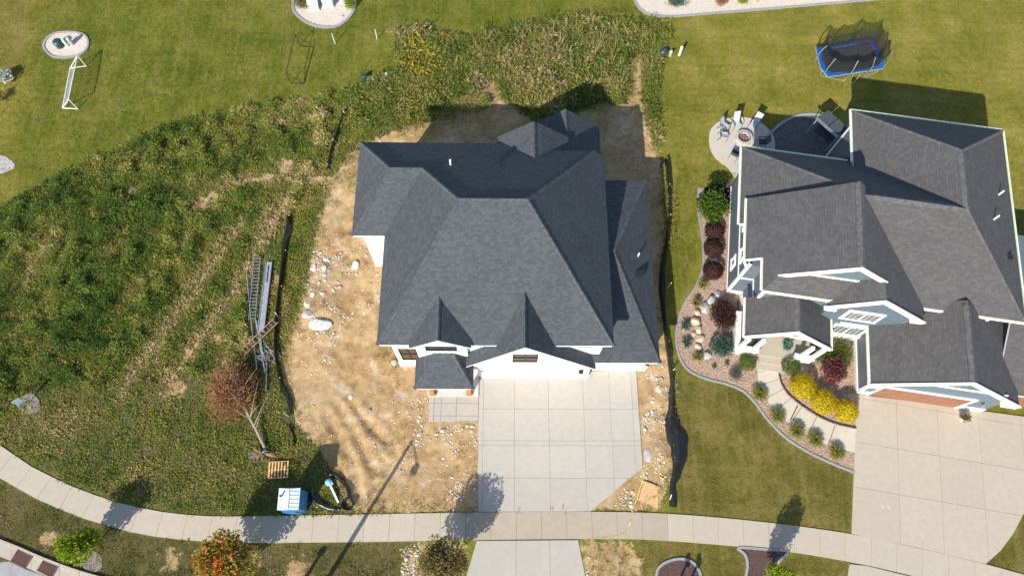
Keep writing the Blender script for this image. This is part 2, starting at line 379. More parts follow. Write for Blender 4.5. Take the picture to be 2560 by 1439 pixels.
# relief: mounds and ruts in the bare soil, flat under slabs and houses
flat = np.zeros(len(GXY))
for poly in (GP([(1180, 940), (1620, 910), (1625, 1180), (1480, 1290), (1180, 1290)]), GP([(1060, 960), (1200, 960), (1200, 1065), (1060, 1065)]), [(-9, 24.9), (-9, 18.8), (-6.9, 18.8), (-6.9, 9.2), (9.7, 9.2), (9.7, 28.8), (-1, 28.8)]):
    flat = np.maximum(flat, mask(poly))
flat = blur(flat, 4)
gz = np.zeros(len(GXY)); dd = blur(mD, 8)*(1-flat)
gz += dd*(.22*(vnoise(GXY, .55, 3)-.5)+.34*(vnoise(GXY, 1.7, 5, 4)-.5)*np.clip(vnoise(GXY, .4, 6)*2-.3, .2, 1))
mc = G(800, 800); gz += dd*(.5+vnoise(GXY, 1.6, 17, 4))*.42*np.exp(-((GXY[:, 0]-mc.x)**2/3.2+(GXY[:, 1]-mc.y-.4)**2/9))
RUTS = [GP(q) for q in ([(815, 1035), (850, 1090), (885, 1160), (900, 1240)], [(845, 1010), (885, 1075), (920, 1150), (935, 1180)], [(870, 990), (905, 1040), (950, 1085), (980, 1120)])]
for q in RUTS:
    ld = linedist(GXY, q); ld = ld+.35*(vnoise(GXY, .9, 15)-.5); gz += dd*(.3+1.1*vnoise(GXY, .7, 16))*(-.09*np.exp(-(ld/.26)**2)+.07*np.exp(-((ld-.5)/.2)**2))
gz += (field+strip)*(1-dirt)*.06*(vnoise(GXY, .8, 9)-.5)
far = np.maximum(np.abs(GXY[:, 0])-60, np.abs(GXY[:, 1]-15)-50); gz[far > 0] = 0
V = np.stack([GXY[:, 0], GXY[:, 1], gz], 1)
I = np.arange(nx*ny).reshape(ny, nx)
Fq = np.stack([I[:-1, :-1], I[:-1, 1:], I[1:, 1:], I[1:, :-1]], -1).reshape(-1, 4)
# lawn dryness: right-hand lawns are yellower
dry = np.clip((GXY[:, 0]-4)/14, 0, 1)*np.clip((GXY[:, 1]-8)/8, .35, 1)*.75
dry = np.maximum(dry, .85*np.clip((G(120, 250).x-GXY[:, 0]-.16*(GXY[:, 1]-30))/2.5, 0, 1)*np.clip((GXY[:, 1]-20)/6, 0, 1))
brown = np.maximum(mask(GP([(1690, 900), (1760, 950), (1870, 985), (1960, 1095), (2140, 1185), (2130, 1335), (1900, 1305), (1700, 1285), (1690, 1100)])), np.maximum(mask(GP([(1590, 1345), (2130, 1400), (2110, 1520), (1590, 1520)])), mask(GP([(2400, 1420), (2600, 1200), (2800, 1300), (2700, 1500)]))))
brown = np.maximum(blur(brown, 3)*.95, .75*np.clip((G(110, 250).x-GXY[:, 0]-.16*(GXY[:, 1]-30))/2.5, 0, 1)*np.clip((GXY[:, 1]-33)/5, 0, 1))
t = NT('ground_cover'); p = t.pos(); aBr = t.attr('brown')
aD, aF, aS, aY = t.attr('dirt'), t.attr('field'), t.attr('strip'), t.attr('dry')
n1, n2, n3 = t.noise(p, .35, 5, .6), t.noise(p, 2.6, 5, .65), t.noise(p, 14, 4, .7)
stripe = t.noise(t.pos((1.0, .09, 1), (0, 0, R(-8))), 2.4, 4, .6)
stripe2 = t.noise(t.pos((.1, 1.0, 1), (0, 0, R(12))), 1.6, 4, .6)
gf = t.math('ADD', t.math('ADD', t.math('MULTIPLY', n1, .5), t.math('MULTIPLY', n2, .3)), t.math('MULTIPLY', n3, .25))
green = t.ramp(gf, [(.38, (.062, .090, .008)), (.48, (.108, .132, .013)), (.57, (.17, .17, .024)), (.68, (.26, .225, .065))])
gold = t.ramp(gf, [(.38, (.11, .122, .010)), (.47, (.19, .18, .021)), (.56, (.285, .235, .045)), (.67, (.39, .31, .095))])
brn = t.ramp(gf, [(.38, (.06, .068, .008)), (.48, (.115, .098, .020)), (.57, (.19, .145, .042)), (.68, (.29, .22, .10))])
lawn = t.mix(aBr, t.mix(aY, green, gold), brn)
lawn = t.mix(t.math('MULTIPLY', t.ramp(stripe, [(.45, 0.0), (.68, 1.0)]), .55), lawn, (.23, .20, .06))
lawn = t.mix(t.math('MULTIPLY', t.ramp(stripe2, [(.5, 0.0), (.72, 1.0)]), .35), lawn, (.045, .065, .01))
fld = t.ramp(t.math('ADD', t.math('MULTIPLY', n2, .6), t.math('MULTIPLY', n3, .4)), [(.3, (.05, .06, .018)), (.5, (.10, .095, .035)), (.7, (.24, .19, .095))])
col = t.mix(aF, lawn, fld)
st = t.ramp(gf, [(.32, (.05, .06, .015)), (.5, (.10, .095, .03)), (.62, (.17, .13, .06)), (.75, (.26, .20, .11))])
col = t.mix(aS, col, st)
soil = t.ramp(t.math('ADD', t.math('MULTIPLY', n1, .45), t.math('ADD', t.math('MULTIPLY', n2, .35), t.math('MULTIPLY', n3, .25))), [(.35, (.18, .105, .045)), (.45, (.34, .215, .10)), (.54, (.46, .315, .158)), (.63, (.53, .39, .225)), (.73, (.60, .50, .37))])
vo = t.node('ShaderNodeTexVoronoi', Scale=9.0); t.link(p, vo.inputs['Vector'])
soil = t.mix(t.ramp(vo.outputs['Distance'], [(.08, .45), (.24, 0.0)]), soil, (.64, .56, .45))
n4 = t.noise(p, 1.1, 6, .7, .8); soil = t.mix(t.ramp(n4, [(.52, 0.0), (.66, .6)]), soil, (.26, .155, .07)); n5 = t.noise(t.pos((1, 1, 1), (0, 0, 1)), .8, 5, .65, .5); soil = t.mix(t.ramp(n5, [(.55, 0.0), (.7, .6)]), soil, (.60, .51, .40))
edge = t.math('ADD', t.math('SUBTRACT', aD, .5), t.math('MULTIPLY', t.math('SUBTRACT', t.math('ADD', t.math('MULTIPLY', n2, .65), t.math('MULTIPLY', n3, .35)), .5), 2.6))
col = t.mix(t.ramp(edge, [(.40, 0.0), (.60, 1.0)]), col, soil)
t.color(col); t.rough(.95, .1)
t.bump(t.math('ADD', t.math('MULTIPLY', n3, .8), t.noise(p, 40, 3, .7)), .85, .05)
# sharpen: edge ramp is centred on zero, so shift it into 0..1
for nd in t.n:
    if nd.type == 'VALTORGB' and nd.inputs[0].links and nd.inputs[0].links[0].from_socket == edge: nd.color_ramp.elements[0].position = .0; nd.color_ramp.elements[1].position = .16
ground = fastmesh('ground', V, Fq, 'ground_cover', smooth=True)
for nm, a in (('dirt', dirt), ('field', field), ('strip', strip), ('dry', dry), ('brown', brown)):
    at = ground.data.attributes.new(nm, 'FLOAT', 'POINT'); at.data.foreach_set('value', a.astype(np.float32))
tag(ground, 'green lawns, weedy lot and bare sandy soil around the houses', 'ground', kind='structure')
def gheight(P):
    i = np.clip(np.searchsorted(ys, P[:, 1])-1, 0, ny-2); j = np.clip(np.searchsorted(xs, P[:, 0])-1, 0, nx-2); Z = gz.reshape(ny, nx)
    fy = (P[:, 1]-ys[i])/(ys[i+1]-ys[i]); fx = (P[:, 0]-xs[j])/(xs[j+1]-xs[j])
    return (Z[i, j]*(1-fx)+Z[i, j+1]*fx)*(1-fy)+(Z[i+1, j]*(1-fx)+Z[i+1, j+1]*fx)*fy
def gval(arr, P):
    i = np.clip(np.searchsorted(ys, P[:, 1])-1, 0, ny-1); j = np.clip(np.searchsorted(xs, P[:, 0])-1, 0, nx-1); return arr.reshape(ny, nx)[i, j]

# ---------------------------------------------------------------- slabs
def clip(poly, a, b, c):
    """keep a*x+b*y<=c"""
    out = []; n = len(poly)
    for i in range(n):
        p, q = poly[i], poly[(i+1) % n]; dp = a*p[0]+b*p[1]-c; dq = a*q[0]+b*q[1]-c
        if dp <= 0: out.append(p)
        if (dp < 0) != (dq < 0):
            t = dp/(dp-dq); out.append((p[0]+(q[0]-p[0])*t, p[1]+(q[1]-p[1])*t))
    return out
def slabset(parent, poly, us, vs, ang, org, mat, top=.06, gap=.02):
    c, s = math.cos(ang), math.sin(ang); loc = [((x-org[0])*c+(y-org[1])*s, -(x-org[0])*s+(y-org[1])*c) for x, y in poly]
    for i in range(len(us)-1):
        for j in range(len(vs)-1):
            q = loc
            for (a, b, k) in ((-1, 0, -us[i]-gap/2), (1, 0, us[i+1]-gap/2), (0, -1, -vs[j]-gap/2), (0, 1, vs[j+1]-gap/2)):
                if len(q) > 2: q = clip(q, a, b, k)
            if len(q) < 3: continue
            ar = abs(sum(q[k][0]*q[(k+1) % len(q)][1]-q[(k+1) % len(q)][0]*q[k][1] for k in range(len(q))))/2
            if ar < .02: continue
            wp = [(org[0]+u*c-v*s, org[1]+u*s+v*c) for u, v in q]
            MB().prism(wp, -.06, top+random.uniform(-.004, .004)).build('slab', mat, parent)
def struct(name, label=None):
    o = bpy.data.objects.new(name, None); COL.objects.link(o); o['kind'] = 'structure'
    if label: o['label'] = label
    return o
UP = GP([(-110, 1030), (-60, 1072), (0, 1112), (70, 1160), (120, 1186), (165, 1208), (218, 1229), (270, 1248), (327, 1263), (380, 1274), (438, 1283), (498, 1288), (560, 1290), (640, 1289), (760, 1287), (900, 1285), (1050, 1282), (1190, 1280), (1330, 1278), (1480, 1278), (1600, 1280), (1700, 1285), (1800, 1293), (1900, 1303), (1987, 1313), (2130, 1334), (2300, 1370), (2463, 1409), (2600, 1447), (2700, 1478)])
LO = GP([(-140, 1110), (-70, 1155), (0, 1195), (32, 1212), (82, 1241), (133, 1264), (185, 1286), (230, 1301), (302, 1322), (358, 1336), (422, 1344), (485, 1351), (547, 1354), (640, 1356), (760, 1355), (900, 1354), (1050, 1351), (1190, 1349), (1330, 1347), (1480, 1346), (1600, 1347), (1702, 1353), (1800, 1361), (1920, 1372), (2027, 1386), (2165, 1411), (2300, 1443), (2463, 1486), (2600, 1525), (2700, 1560)])
def resample(pts, step):
    p = [Vector(q).to_2d() for q in pts]; d = [0]
    for a, b in zip(p[:-1], p[1:]): d.append(d[-1]+(b-a).length)
    n = int(d[-1]/step); out = []
    for k in range(n+1):
        t = k*d[-1]/n; i = max(0, min(len(p)-2, next((m for m in range(len(d)-1) if d[m+1] >= t), len(p)-2)))
        out.append(p[i].lerp(p[i+1], (t-d[i])/(d[i+1]-d[i])))
    return out
us_, ls_ = smooth_poly(UP, 5, False), smooth_poly(LO, 5, False)
mid = [(a+b)/2 for a, b in zip(us_, ls_)]
n_sl = len(resample(mid, 1.53))
def at_frac(pts, t):
    i = t*(len(pts)-1); k = min(int(i), len(pts)-2); return pts[k].lerp(pts[k+1], i-k)
dm = [0]
for a, b in zip(mid[:-1], mid[1:]): dm.append(dm[-1]+(b-a).length)
def frac_at(s):
    i = next((m for m in range(len(dm)-1) if dm[m+1] >= s), len(dm)-2); return (i+(s-dm[i])/(dm[i+1]-dm[i]))/(len(mid)-1)
def station(s):
    f = frac_at(s); c = at_frac(mid, f); e = 1e-3; d = (at_frac(mid, min(1, f+e))-at_frac(mid, max(0, f-e))).normalized(); n_ = Vector((-d.y, d.x))
    hw = abs((at_frac(us_, f)-at_frac(ls_, f)).dot(n_))/2; return c-n_*hw, c+n_*hw
walk = struct('sidewalk', 'pale concrete sidewalk curving along the street')
step = dm[-1]/(n_sl-1); gx0, gx1 = G(1197, 1310).x, G(1640, 1310).x
for k in range(n_sl-1):
    (l0, u0), (l1, u1) = station(k*step+.007), station((k+1)*step-.007); q = [l0, l1, u1, u0]
    xm = (q[0].x+q[1].x)/2
    MB().prism(q, -.06, .055+random.uniform(-.004, .004)).build('slab', 'stained_concrete' if gx0-.6 < xm < gx1 else 'walk_concrete', walk)

# new driveway of the white house
drv = struct('driveway', 'new pale concrete driveway in front of the white house')
DP = GP([(1197, 944), (1207, 940), (1590, 924), (1606, 1167), (1476, 1277), (1195, 1278)])
a0 = G(1197, 1150); X = lambda px, py: G(px, py).x
DP = [(p.x, p.y) for p in DP]
gx = [X(1197, 1100)-.4, X(1207, 1100), X(1286, 1100), X(1373, 1100), X(1462, 1100), X(1530, 1100), X(1586, 1100), X(1606, 1100)+.5]
gy = [G(1300, 1285).y, G(1300, 1194).y, G(1300, 1113).y, G(1300, 1101).y, G(1300, 1022).y, G(1300, 900).y]
slabset(drv, DP, gx, gy, 0, (0, 0), 'new_concrete', .06, .013)
apr = struct('driveway_apron', 'white concrete driveway apron between sidewalk and street')
AP = [(p.x, p.y) for p in GP([(1192, 1351), (1445, 1349), (1470, 1475), (1482, 1530), (1140, 1530), (1160, 1460)])]
slabset(apr, AP, [X(1140, 1500), X(1290, 1400), X(1375, 1400), X(1500, 1500)], [G(1300, 1535).y, G(1300, 1445).y, G(1300, 1340).y], 0, (0, 0), 'new_concrete', .055, .014)
# driveway of the blue house
TH = R(-8.5)
drb = struct('driveway', 'broad beige concrete driveway in front of the blue house garage')
o0 = G(2140, 1104); BD = [(p.x, p.y) for p in GP([(2141, 985), (2700, 1060), (2700, 1290), (2590, 1230), (2562, 1275), (2530, 1335), (2500, 1375), (2463, 1408), (2300, 1369), (2128, 1333)])]
slabset(drb, BD, [-1.0, 2.62, 5.25, 7.9, 10.6, 16], [-7, -2.83, 0, 2.9, 7], R(-9.6), (o0.x, o0.y), 'drive_concrete', .06, .016)
apb = struct('driveway_apron', 'beige concrete apron of the blue house driveway at the lower edge')
AB = [(p.x, p.y) for p in GP([(2123, 1409), (2165, 1413), (2300, 1446), (2463, 1489), (2480, 1560), (2100, 1560)])]
slabset(apb, AB, [-2, 2.3, 4.9, 9], [-12, -8.2, -2], R(-11), (o0.x, o0.y), 'drive_concrete', .055, .016)
# front walk of the blue house
fw = struct('front_path', 'curved beige concrete path from blue house porch to driveway')
wi = smooth_poly(GP([(1947, 900), (1944, 925), (1949, 955), (1964, 982), (1990, 1006), (2030, 1034), (2080, 1058), (2139, 1072)]), 4, False)
wo = smooth_poly(GP([(1892, 900), (1893, 935), (1902, 972), (1924, 1010), (1958, 1045), (2005, 1080), (2060, 1108), (2137, 1131)]), 4, False)
nn = 8
for k in range(nn):
    a, b = k/nn+.002, (k+1)/nn-.002; q = [at_frac(wo, a+(b-a)*i/3) for i in range(4)]+[at_frac(wi, b-(b-a)*i/3) for i in range(4)]
    MB().prism(q, -.06, .06).build('slab', 'path_concrete', fw)
# white house front stoop path
st = struct('front_path', 'short pale concrete landing beside the white house driveway')
SP = [(p.x, p.y) for p in GP([(1073, 985), (1195.5, 985), (1195.5, 1050), (1072, 1053)])]
slabset(st, SP, [X(1072, 1020)-.1, X(1085, 1020), X(1103, 1020), X(1141, 1020), X(1200, 1020)], [G(1100, 1060).y, G(1100, 1039).y, G(1100, 1008).y, G(1100, 980).y], 0, (0, 0), 'new_concrete', .06, .02)

# road corner with kerb and two drains
road = MB().prism([(p.x, p.y) for p in GP([(-200, 1330), (0, 1392), (60, 1420), (130, 1445), (260, 1490), (700, 1600), (700, 1900), (-400, 1900)])], -.05, .012).build('road', 'asphalt'); tag(road, 'grey asphalt street at the lower left corner', 'road', kind='structure')
kb = struct('kerb', 'pale concrete kerb and gutter at the lower left corner')
ko = smooth_poly(GP([(-120, 1300), (0, 1352), (50, 1372), (110, 1398), (200, 1432), (320, 1465)]), 6, False); ki = smooth_poly(GP([(-120, 1345), (0, 1390), (50, 1410), (110, 1437), (190, 1470), (300, 1500)]), 6, False)
for k in range(10):
    a, b = k/10+.001, (k+1)/10-.001; q = [at_frac(ki, a+(b-a)*i/3) for i in range(4)]+[at_frac(ko, b-(b-a)*i/3) for i in range(4)]
    MB().prism(q, -.05, .03).build('gutter_slab', 'kerb_concrete', kb)
    q2 = [at_frac(ko, a+(b-a)*i/3) for i in range(4)]; ofs = [(at_frac(ko, b-(b-a)*i/3)+(at_frac(ko, b-(b-a)*i/3)-at_frac(ki, b-(b-a)*i/3)).normalized()*.16) for i in range(4)]
    MB().prism(q2+ofs, -.05, .14).build('kerb_stone', 'kerb_concrete', kb)
for px, py, nmx in ((55, 1396, 'left'), (121, 1419, 'right')):
    c = G(px, py-1, .034); a = -.40
    d = thing('storm_drain', f'rusty slotted storm drain grate set in the gutter, {nmx} of the pair', 'drain grate', c, a, 'storm drains in the gutter')
    m = MB()
    for (p_, q_) in (((-.5, -.36), (.5, -.36)), ((.5, -.36), (.5, .36)), ((.5, .36), (-.5, .36)), ((-.5, .36), (-.5, -.36))): m.bar((p_[0], p_[1], .03), (q_[0], q_[1], .03), .06, .05)
    m.build('grate_frame', 'rust_iron', d)
    MB().box((0, 0, .0), (1.0, .74, .012)).build('pit_floor', 'black_metal', d)
    m0 = None
    for i in range(12):
        if m0 is None: ob = MB().bar((-.06, -.33, .03), (.06, .33, .03), .035, .03).build('grate_bar', 'rust_iron', d); m0 = ob.data
        else: ob = link('grate_bar', m0, d)
        ob.location.x = -.42+i*.0765

# ---------------------------------------------------------------- planting beds
def edging(pts, parent, closed, wd=.13, h=.09, mat='edging_concrete', n=4):
    s = smooth_poly(pts, n, closed); N = len(s); inn = []; out = []
    for i, p in enumerate(s):
        a = s[(i-1) % N] if closed or i > 0 else p; b = s[(i+1) % N] if closed or i < N-1 else p
        d = (b-a).normalized(); nrm = Vector((-d.y, d.x)); inn.append(p+nrm*wd/2); out.append(p-nrm*wd/2)
    m = MB(); M_ = N if closed else N-1
    for i in range(M_):
        j = (i+1) % N
        m.add([(*inn[i], -.03), (*out[i], -.03), (*out[j], -.03), (*inn[j], -.03), (*inn[i], h), (*out[i], h), (*out[j], h), (*inn[j], h)], [(4, 5, 6, 7), (0, 4, 7, 3), (1, 2, 6, 5)])
    return m.build('edging', mat, parent)
def bed(label, pts, mat, edge=True, closed=True, epts=None, h=.03, name='gravel_bed', ew=.13):
    b = struct(name, label); s = smooth_poly(pts, 4)
    MB().prism(s, -.06, h).build('bed_surface', mat, b)
    if edge: edging(epts if epts else pts, b, closed if not epts else False, ew)
    return b
E1 = GP([(1747, 470), (1744, 520), (1752, 570), (1758, 620), (1755, 675), (1736, 720), (1710, 760), (1694, 805), (1690, 850), (1698, 892), (1722, 926), (1765, 947), (1815, 960), (1858, 978), (1890, 1010), (1920, 1050), (1962, 1092), (2015, 1127), (2070, 1154), (2136, 1181)])
bb = struct('gravel_bed', 'long pink gravel bed winding round the front of the blue house')
loop = [tuple(p) for p in smooth_poly(E1, 4, False)]+[(p.x, p.y) for p in GP([(2139, 1130)])]+[tuple(p) for p in reversed(wo)]+[(p.x, p.y) for p in GP([(1893, 880), (1840, 850), (1845, 740), (1822, 730), (1830, 470)])]
MB().prism(loop, -.06, .03).build('bed_surface', 'pink_gravel', bb); edging(E1, bb, False)
b2 = struct('gravel_bed', 'pink gravel bed inside the curve of the front path')
loop2 = [tuple(p) for p in wi]+[(p.x, p.y) for p in GP([(2142, 1000), (2145, 860), (2060, 830), (1960, 860)])]
MB().prism(loop2, -.06, .03).build('bed_surface', 'pink_gravel', b2); edging(GP([(1950, 905), (1948, 930), (1953, 955), (1968, 980), (1994, 1004), (2033, 1031), (2082, 1055), (2140, 1069)]), b2, False, .05, .1, 'black_plastic')
bed('oval cream gravel bed with dark edging beside the white goal', GP([(110, 118), (118, 97), (140, 84), (180, 81), (210, 88), (221, 105), (216, 125), (195, 139), (160, 145), (128, 140)]), 'cream_gravel', ew=.16)
bed('rounded cream gravel bed with utility cabinets at the upper edge', GP([(733, 20), (740, -20), (790, -50), (850, -45), (885, -10), (887, 20), (870, 48), (840, 67), (800, 68), (765, 56), (742, 38)]), 'cream_gravel', ew=.2)
bed('long cream gravel bed along the upper right edge', GP([(1585, -10), (1597, 20), (1625, 38), (1680, 42), (1760, 36), (1900, 25), (2050, 12), (2220, -4), (2500, -40), (2300, -120), (1700, -120), (1590, -60)]), 'cream_gravel', ew=.16)
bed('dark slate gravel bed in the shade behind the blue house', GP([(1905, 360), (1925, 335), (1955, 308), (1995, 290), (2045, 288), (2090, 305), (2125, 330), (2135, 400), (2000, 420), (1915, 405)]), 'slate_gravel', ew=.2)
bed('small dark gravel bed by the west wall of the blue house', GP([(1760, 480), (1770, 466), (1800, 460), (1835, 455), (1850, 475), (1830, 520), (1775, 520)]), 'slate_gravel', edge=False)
bed('oval mulch bed with mailboxes at the lower edge', GP([(1640, 1450), (1645, 1420), (1670, 1402), (1705, 1396), (1735, 1408), (1752, 1440), (1755, 1500), (1640, 1500)]), 'mulch', ew=.15, name='mulch_bed')
bed('dark red mulch bed round the young tree at the lower edge', GP([(1845, 1368), (1862, 1385), (1868, 1415), (1862, 1480), (1940, 1480), (1935, 1430), (1948, 1400), (1968, 1378), (1920, 1373)]), 'mulch', ew=.14, name='mulch_bed')
bed('grey mulch ring round the small sign in the weeds', GP([(38, 995), (60, 980), (85, 985), (100, 1005), (95, 1028), (72, 1034), (48, 1020)]), 'dead_mulch', edge=False, h=.05, name='mulch_bed')
bed('grey mulch ring under the small green tree', GP([(205, 1385), (225, 1375), (250, 1385), (255, 1415), (235, 1430), (210, 1420)]), 'dead_mulch', edge=False, h=.03, name='mulch_bed')
bed('white crushed stone heap at the left edge', GP([(-60, 390), (0, 388), (25, 398), (38, 415), (20, 428), (-60, 445)]), 'grey_gravel', edge=False, name='gravel_bed')
pat = struct('patio', 'pale rounded concrete patio with the fire pit')
MB().prism(smooth_poly(GP([(1772, 345), (1779, 321), (1803, 302), (1842, 294), (1886, 300), (1919, 322), (1936, 352), (1930, 392), (1885, 450), (1842, 448), (1820, 420), (1793, 400), (1776, 375)]), 4), -.06, .07).build('slab', 'patio_concrete', pat)
# ================================================================ HOUSE HELPERS
simple('slate_caps', (.067, .074, .082), .88, .45, 5, .3, 40)
simple('grey_caps', (.092, .09, .092), .88, .35, 4, .3, 40)
def roof(parent, name, planes, mat, cap, thick=.17, trim='white_paint', drop=None):
    m = MB()
    for pl in planes:
        P = [Vector(p) for p in pl]
        nrm = Vector((0, 0, 0))
        for i in range(len(P)): a, b = P[i], P[(i+1) % len(P)]; nrm += Vector(((a.y-b.y)*(a.z+b.z), (a.z-b.z)*(a.x+b.x), (a.x-b.x)*(a.y+b.y)))
        if nrm.z < 0: P.reverse()
        n = len(P); Q = [p-Vector((0, 0, thick)) for p in P]
        m.add(P, [tuple(range(n))], 0)
        m.add(P+Q, [tuple(range(2*n-1, n-1, -1))]+[(n+i, n+(i+1) % n, (i+1) % n, i) for i in range(n)], 1)
    o = m.build(name, [mat, trim], parent, recalc=False); me = o.data; uv = me.uv_layers.new(name='UVMap')
    for p in me.polygons:
        nr = p.normal; eu = Vector((0, 0, 1)).cross(nr)
        eu = eu.normalized() if eu.length > 1e-4 else Vector((1, 0, 0)); ev = nr.cross(eu)
        for li in p.loop_indices: c = me.vertices[me.loops[li].vertex_index].co; uv.data[li].uv = (c.dot(eu)+37.3, c.dot(ev)+51.7)
    # ridge and hip caps where two slopes meet in a convex edge
    key = lambda p: tuple(round(x, 3) for x in p); edges = {}
    def nrml(P):
        v = Vector((0, 0, 0))
        for i in range(len(P)): a, b = Vector(P[i]), Vector(P[(i+1) % len(P)]); v += Vector(((a.y-b.y)*(a.z+b.z), (a.z-b.z)*(a.x+b.x), (a.x-b.x)*(a.y+b.y)))
        v.normalize(); return v if v.z > 0 else -v
    for k, pl in enumerate(planes):
        for i in range(len(pl)): edges.setdefault(frozenset((key(pl[i]), key(pl[(i+1) % len(pl)]))), []).append(k)
    for e, ks in edges.items():
        if len(ks) != 2 or len(e) != 2: continue
        a, b = (Vector(x) for x in e); n1, n2 = nrml(planes[ks[0]]), nrml(planes[ks[1]])
        c2 = sum((Vector(p) for p in planes[ks[1]]), Vector((0, 0, 0)))/len(planes[ks[1]])
        if (c2-a).dot(n1) > -.02: continue
        caps(o, a, b, n1, n2, cap)
    return o
def caps(parent, a, b, n1, n2, mat, wd=.15, ln=.145):
    if a.z > b.z: a, b = b, a
    d = (b-a); L = d.length; d.normalize(); m = MB(); up = (n1+n2).normalized()
    s1 = d.cross(n1); s2 = d.cross(n2); 
    if s1.dot(n1+n2) > 0: s1 = -s1
    if s2.dot(n1+n2) > 0: s2 = -s2
    if s1.dot(s2) > .999: s2 = -s2
    k = max(1, int(L/ln))
    for i in range(k):
        p = a+d*(L*i/k); q = a+d*min(L, L*(i+1)/k+.03); h0 = up*(.045+random.uniform(0, .012)); h1 = up*.010; w_ = wd*random.uniform(.93, 1.07)
        m.add([p+h0, p+h0+s1*w_, q+h1+s1*w_, q+h1, p+h0+s2*w_, q+h1+s2*w_, p-up*.02, p+s1*w_-up*.01, p+s2*w_-up*.01], [(0, 1, 2, 3), (0, 3, 5, 4), (6, 7, 1, 0), (6, 0, 4, 8)])
    o = m.build('ridge_cap', mat, parent); o['kind'] = 'stuff'; return o
FACE = {'S': (Vector((1, 0, 0)), Vector((0, -1, 0))), 'W': (Vector((0, -1, 0)), Vector((-1, 0, 0))), 'E': (Vector((0, 1, 0)), Vector((1, 0, 0))), 'N': (Vector((-1, 0, 0)), Vector((0, 1, 0)))}
ZV = Vector((0, 0, 1))
def fbox(m, c, face, w_, h_, d_, out=0.0, mi=0):
    r, n = FACE[face]; M = Matrix.Translation(Vector(c)+n*out)@Matrix((r, n, ZV)).transposed().to_4x4()
    return m.box(None, (w_, d_, h_), 0, mi, M)
def window(parent, c, face, w_, h_, cols=2, rows=1, frame='dark_frame', glass='window_glass', trim=None, tw=.10, grid=None, fw=.05):
    """window > frame, pane, sill, casing: c is the centre on the wall plane"""
    c = Vector(c); r, n = FACE[face]; m = MB()
    for s in (-1, 1):
        fbox(m, c+r*s*(w_/2-fw/2), face, fw, h_, .10, .03); fbox(m, c+ZV*s*(h_/2-fw/2), face, w_-2*fw, fw, .098, .03)
    for i in range(1, cols): fbox(m, c+r*(-w_/2+w_*i/cols), face, fw*1.3, h_-2*fw, .094, .03)
    for j in range(1, rows): fbox(m, c+ZV*(-h_/2+h_*j/rows), face, w_-2*fw, fw*.8, .088, .03)
    o = m.build('window', frame, parent)
    for i in range(cols):
        for j in range(rows):
            pc = c+r*(-w_/2+w_*(i+.5)/cols)+ZV*(-h_/2+h_*(j+.5)/rows); pw, ph = w_/cols-fw*1.6, h_/rows-fw*1.6
            fbox(MB(), pc, face, pw, ph, .02, .012).build('pane', glass, o)
            if grid:
                g = MB()
                for a in range(1, grid[0]): fbox(g, pc+r*(-pw/2+pw*a/grid[0]), face, .016, ph, .02, .03)
                for b in range(1, grid[1]): fbox(g, pc+ZV*(-ph/2+ph*b/grid[1]), face, pw, .016, .018, .031)
                g.build('glazing_bar', frame, o)
    if trim:
        t_ = MB()
        for s in (-1, 1): fbox(t_, c+r*s*(w_/2+tw/2), face, tw, h_+2*tw, .06, .02)
        fbox(t_, c+ZV*(h_/2+tw/2), face, w_, tw, .064, .02); t_.build('casing', trim, o)
        fbox(MB(), c-ZV*(h_/2+tw/2), face, w_+2*tw+.06, tw, .10, .03).build('sill', trim, o)
    return o
def wallbox(parent, lo, hi, mat): return MB().b2(lo, hi).build('wall', mat, parent)
def pipe_vent(parent, c, h, r=.045, mat='white_plastic'):
    return MB().tube([Vector(c)-ZV*.3, Vector(c)+ZV*h], r, 10).build('vent_pipe', mat, parent)

# ================================================================ WHITE HOUSE
WO = Vector((-.3, 11.0, 0))
wh = thing('white_house', 'new white house with dark slate shingle hip roofs in the middle of the lot', 'house', WO)
L_ = lambda x, y, z=0: (x-WO.x, y-WO.y, z)
ze, zr = 5.6, 10.6
xl, xr, yf, yb, ry, rl, rr = -7.27, 6.62, 11.6, 25.36, 18.55, -2.44, 1.43
kb_ = (zr-ze)/(yb-ry); kl = (zr-ze)/(rl-xl); kr = (zr-ze)/(xr-rr)
lwz = ze+kb_*(yb-21.98); lwr = xl+(lwz-ze)/kl
yc = 24.4; tc = (yc-ry)/(yb-ry); hc = (rr+tc*(xr-rr), yc, zr-tc*(zr-ze))
NW = (-9.3, yb, ze); LR = (-6.82, 21.98, lwz); LRR = (lwr, 21.98, lwz); RL = (rl, ry, zr); RR_ = (rr, ry, zr); SWl = (-9.3, 18.6, ze); INN = (xl, 18.6, ze)
main = [
    [(xl, yf, ze), (xr, yf, ze), RR_, RL],
    [(xl, yf, ze), RL, LRR, INN],
    [SWl, INN, LRR, LR],
    [NW, SWl, LR],
    [NW, LR, LRR, RL, RR_, hc, (2.8, yc, hc[2]), (2.8, yb, ze)],
    [(xr, yf, ze), (xr, yc, ze), hc, RR_]]
roof(wh, 'main_roof', [[L_(*p) for p in q] for q in main], 'slate_shingles', 'slate_caps')
# rear upper gable
za, zae, ya = 7.05, 5.25, 26.1; xa = 2.03
roof(wh, 'rear_gable_roof', [[L_(*p) for p in q] for q in ([(xa, ya, za), (xa, 22.9, za), (-.32, 22.9, zae), (-.32, ya, zae)], [(xa, ya, za), (xa, 22.9, za), (4.38, 22.9, zae), (4.38, ya, zae)])], 'slate_shingles', 'slate_caps')
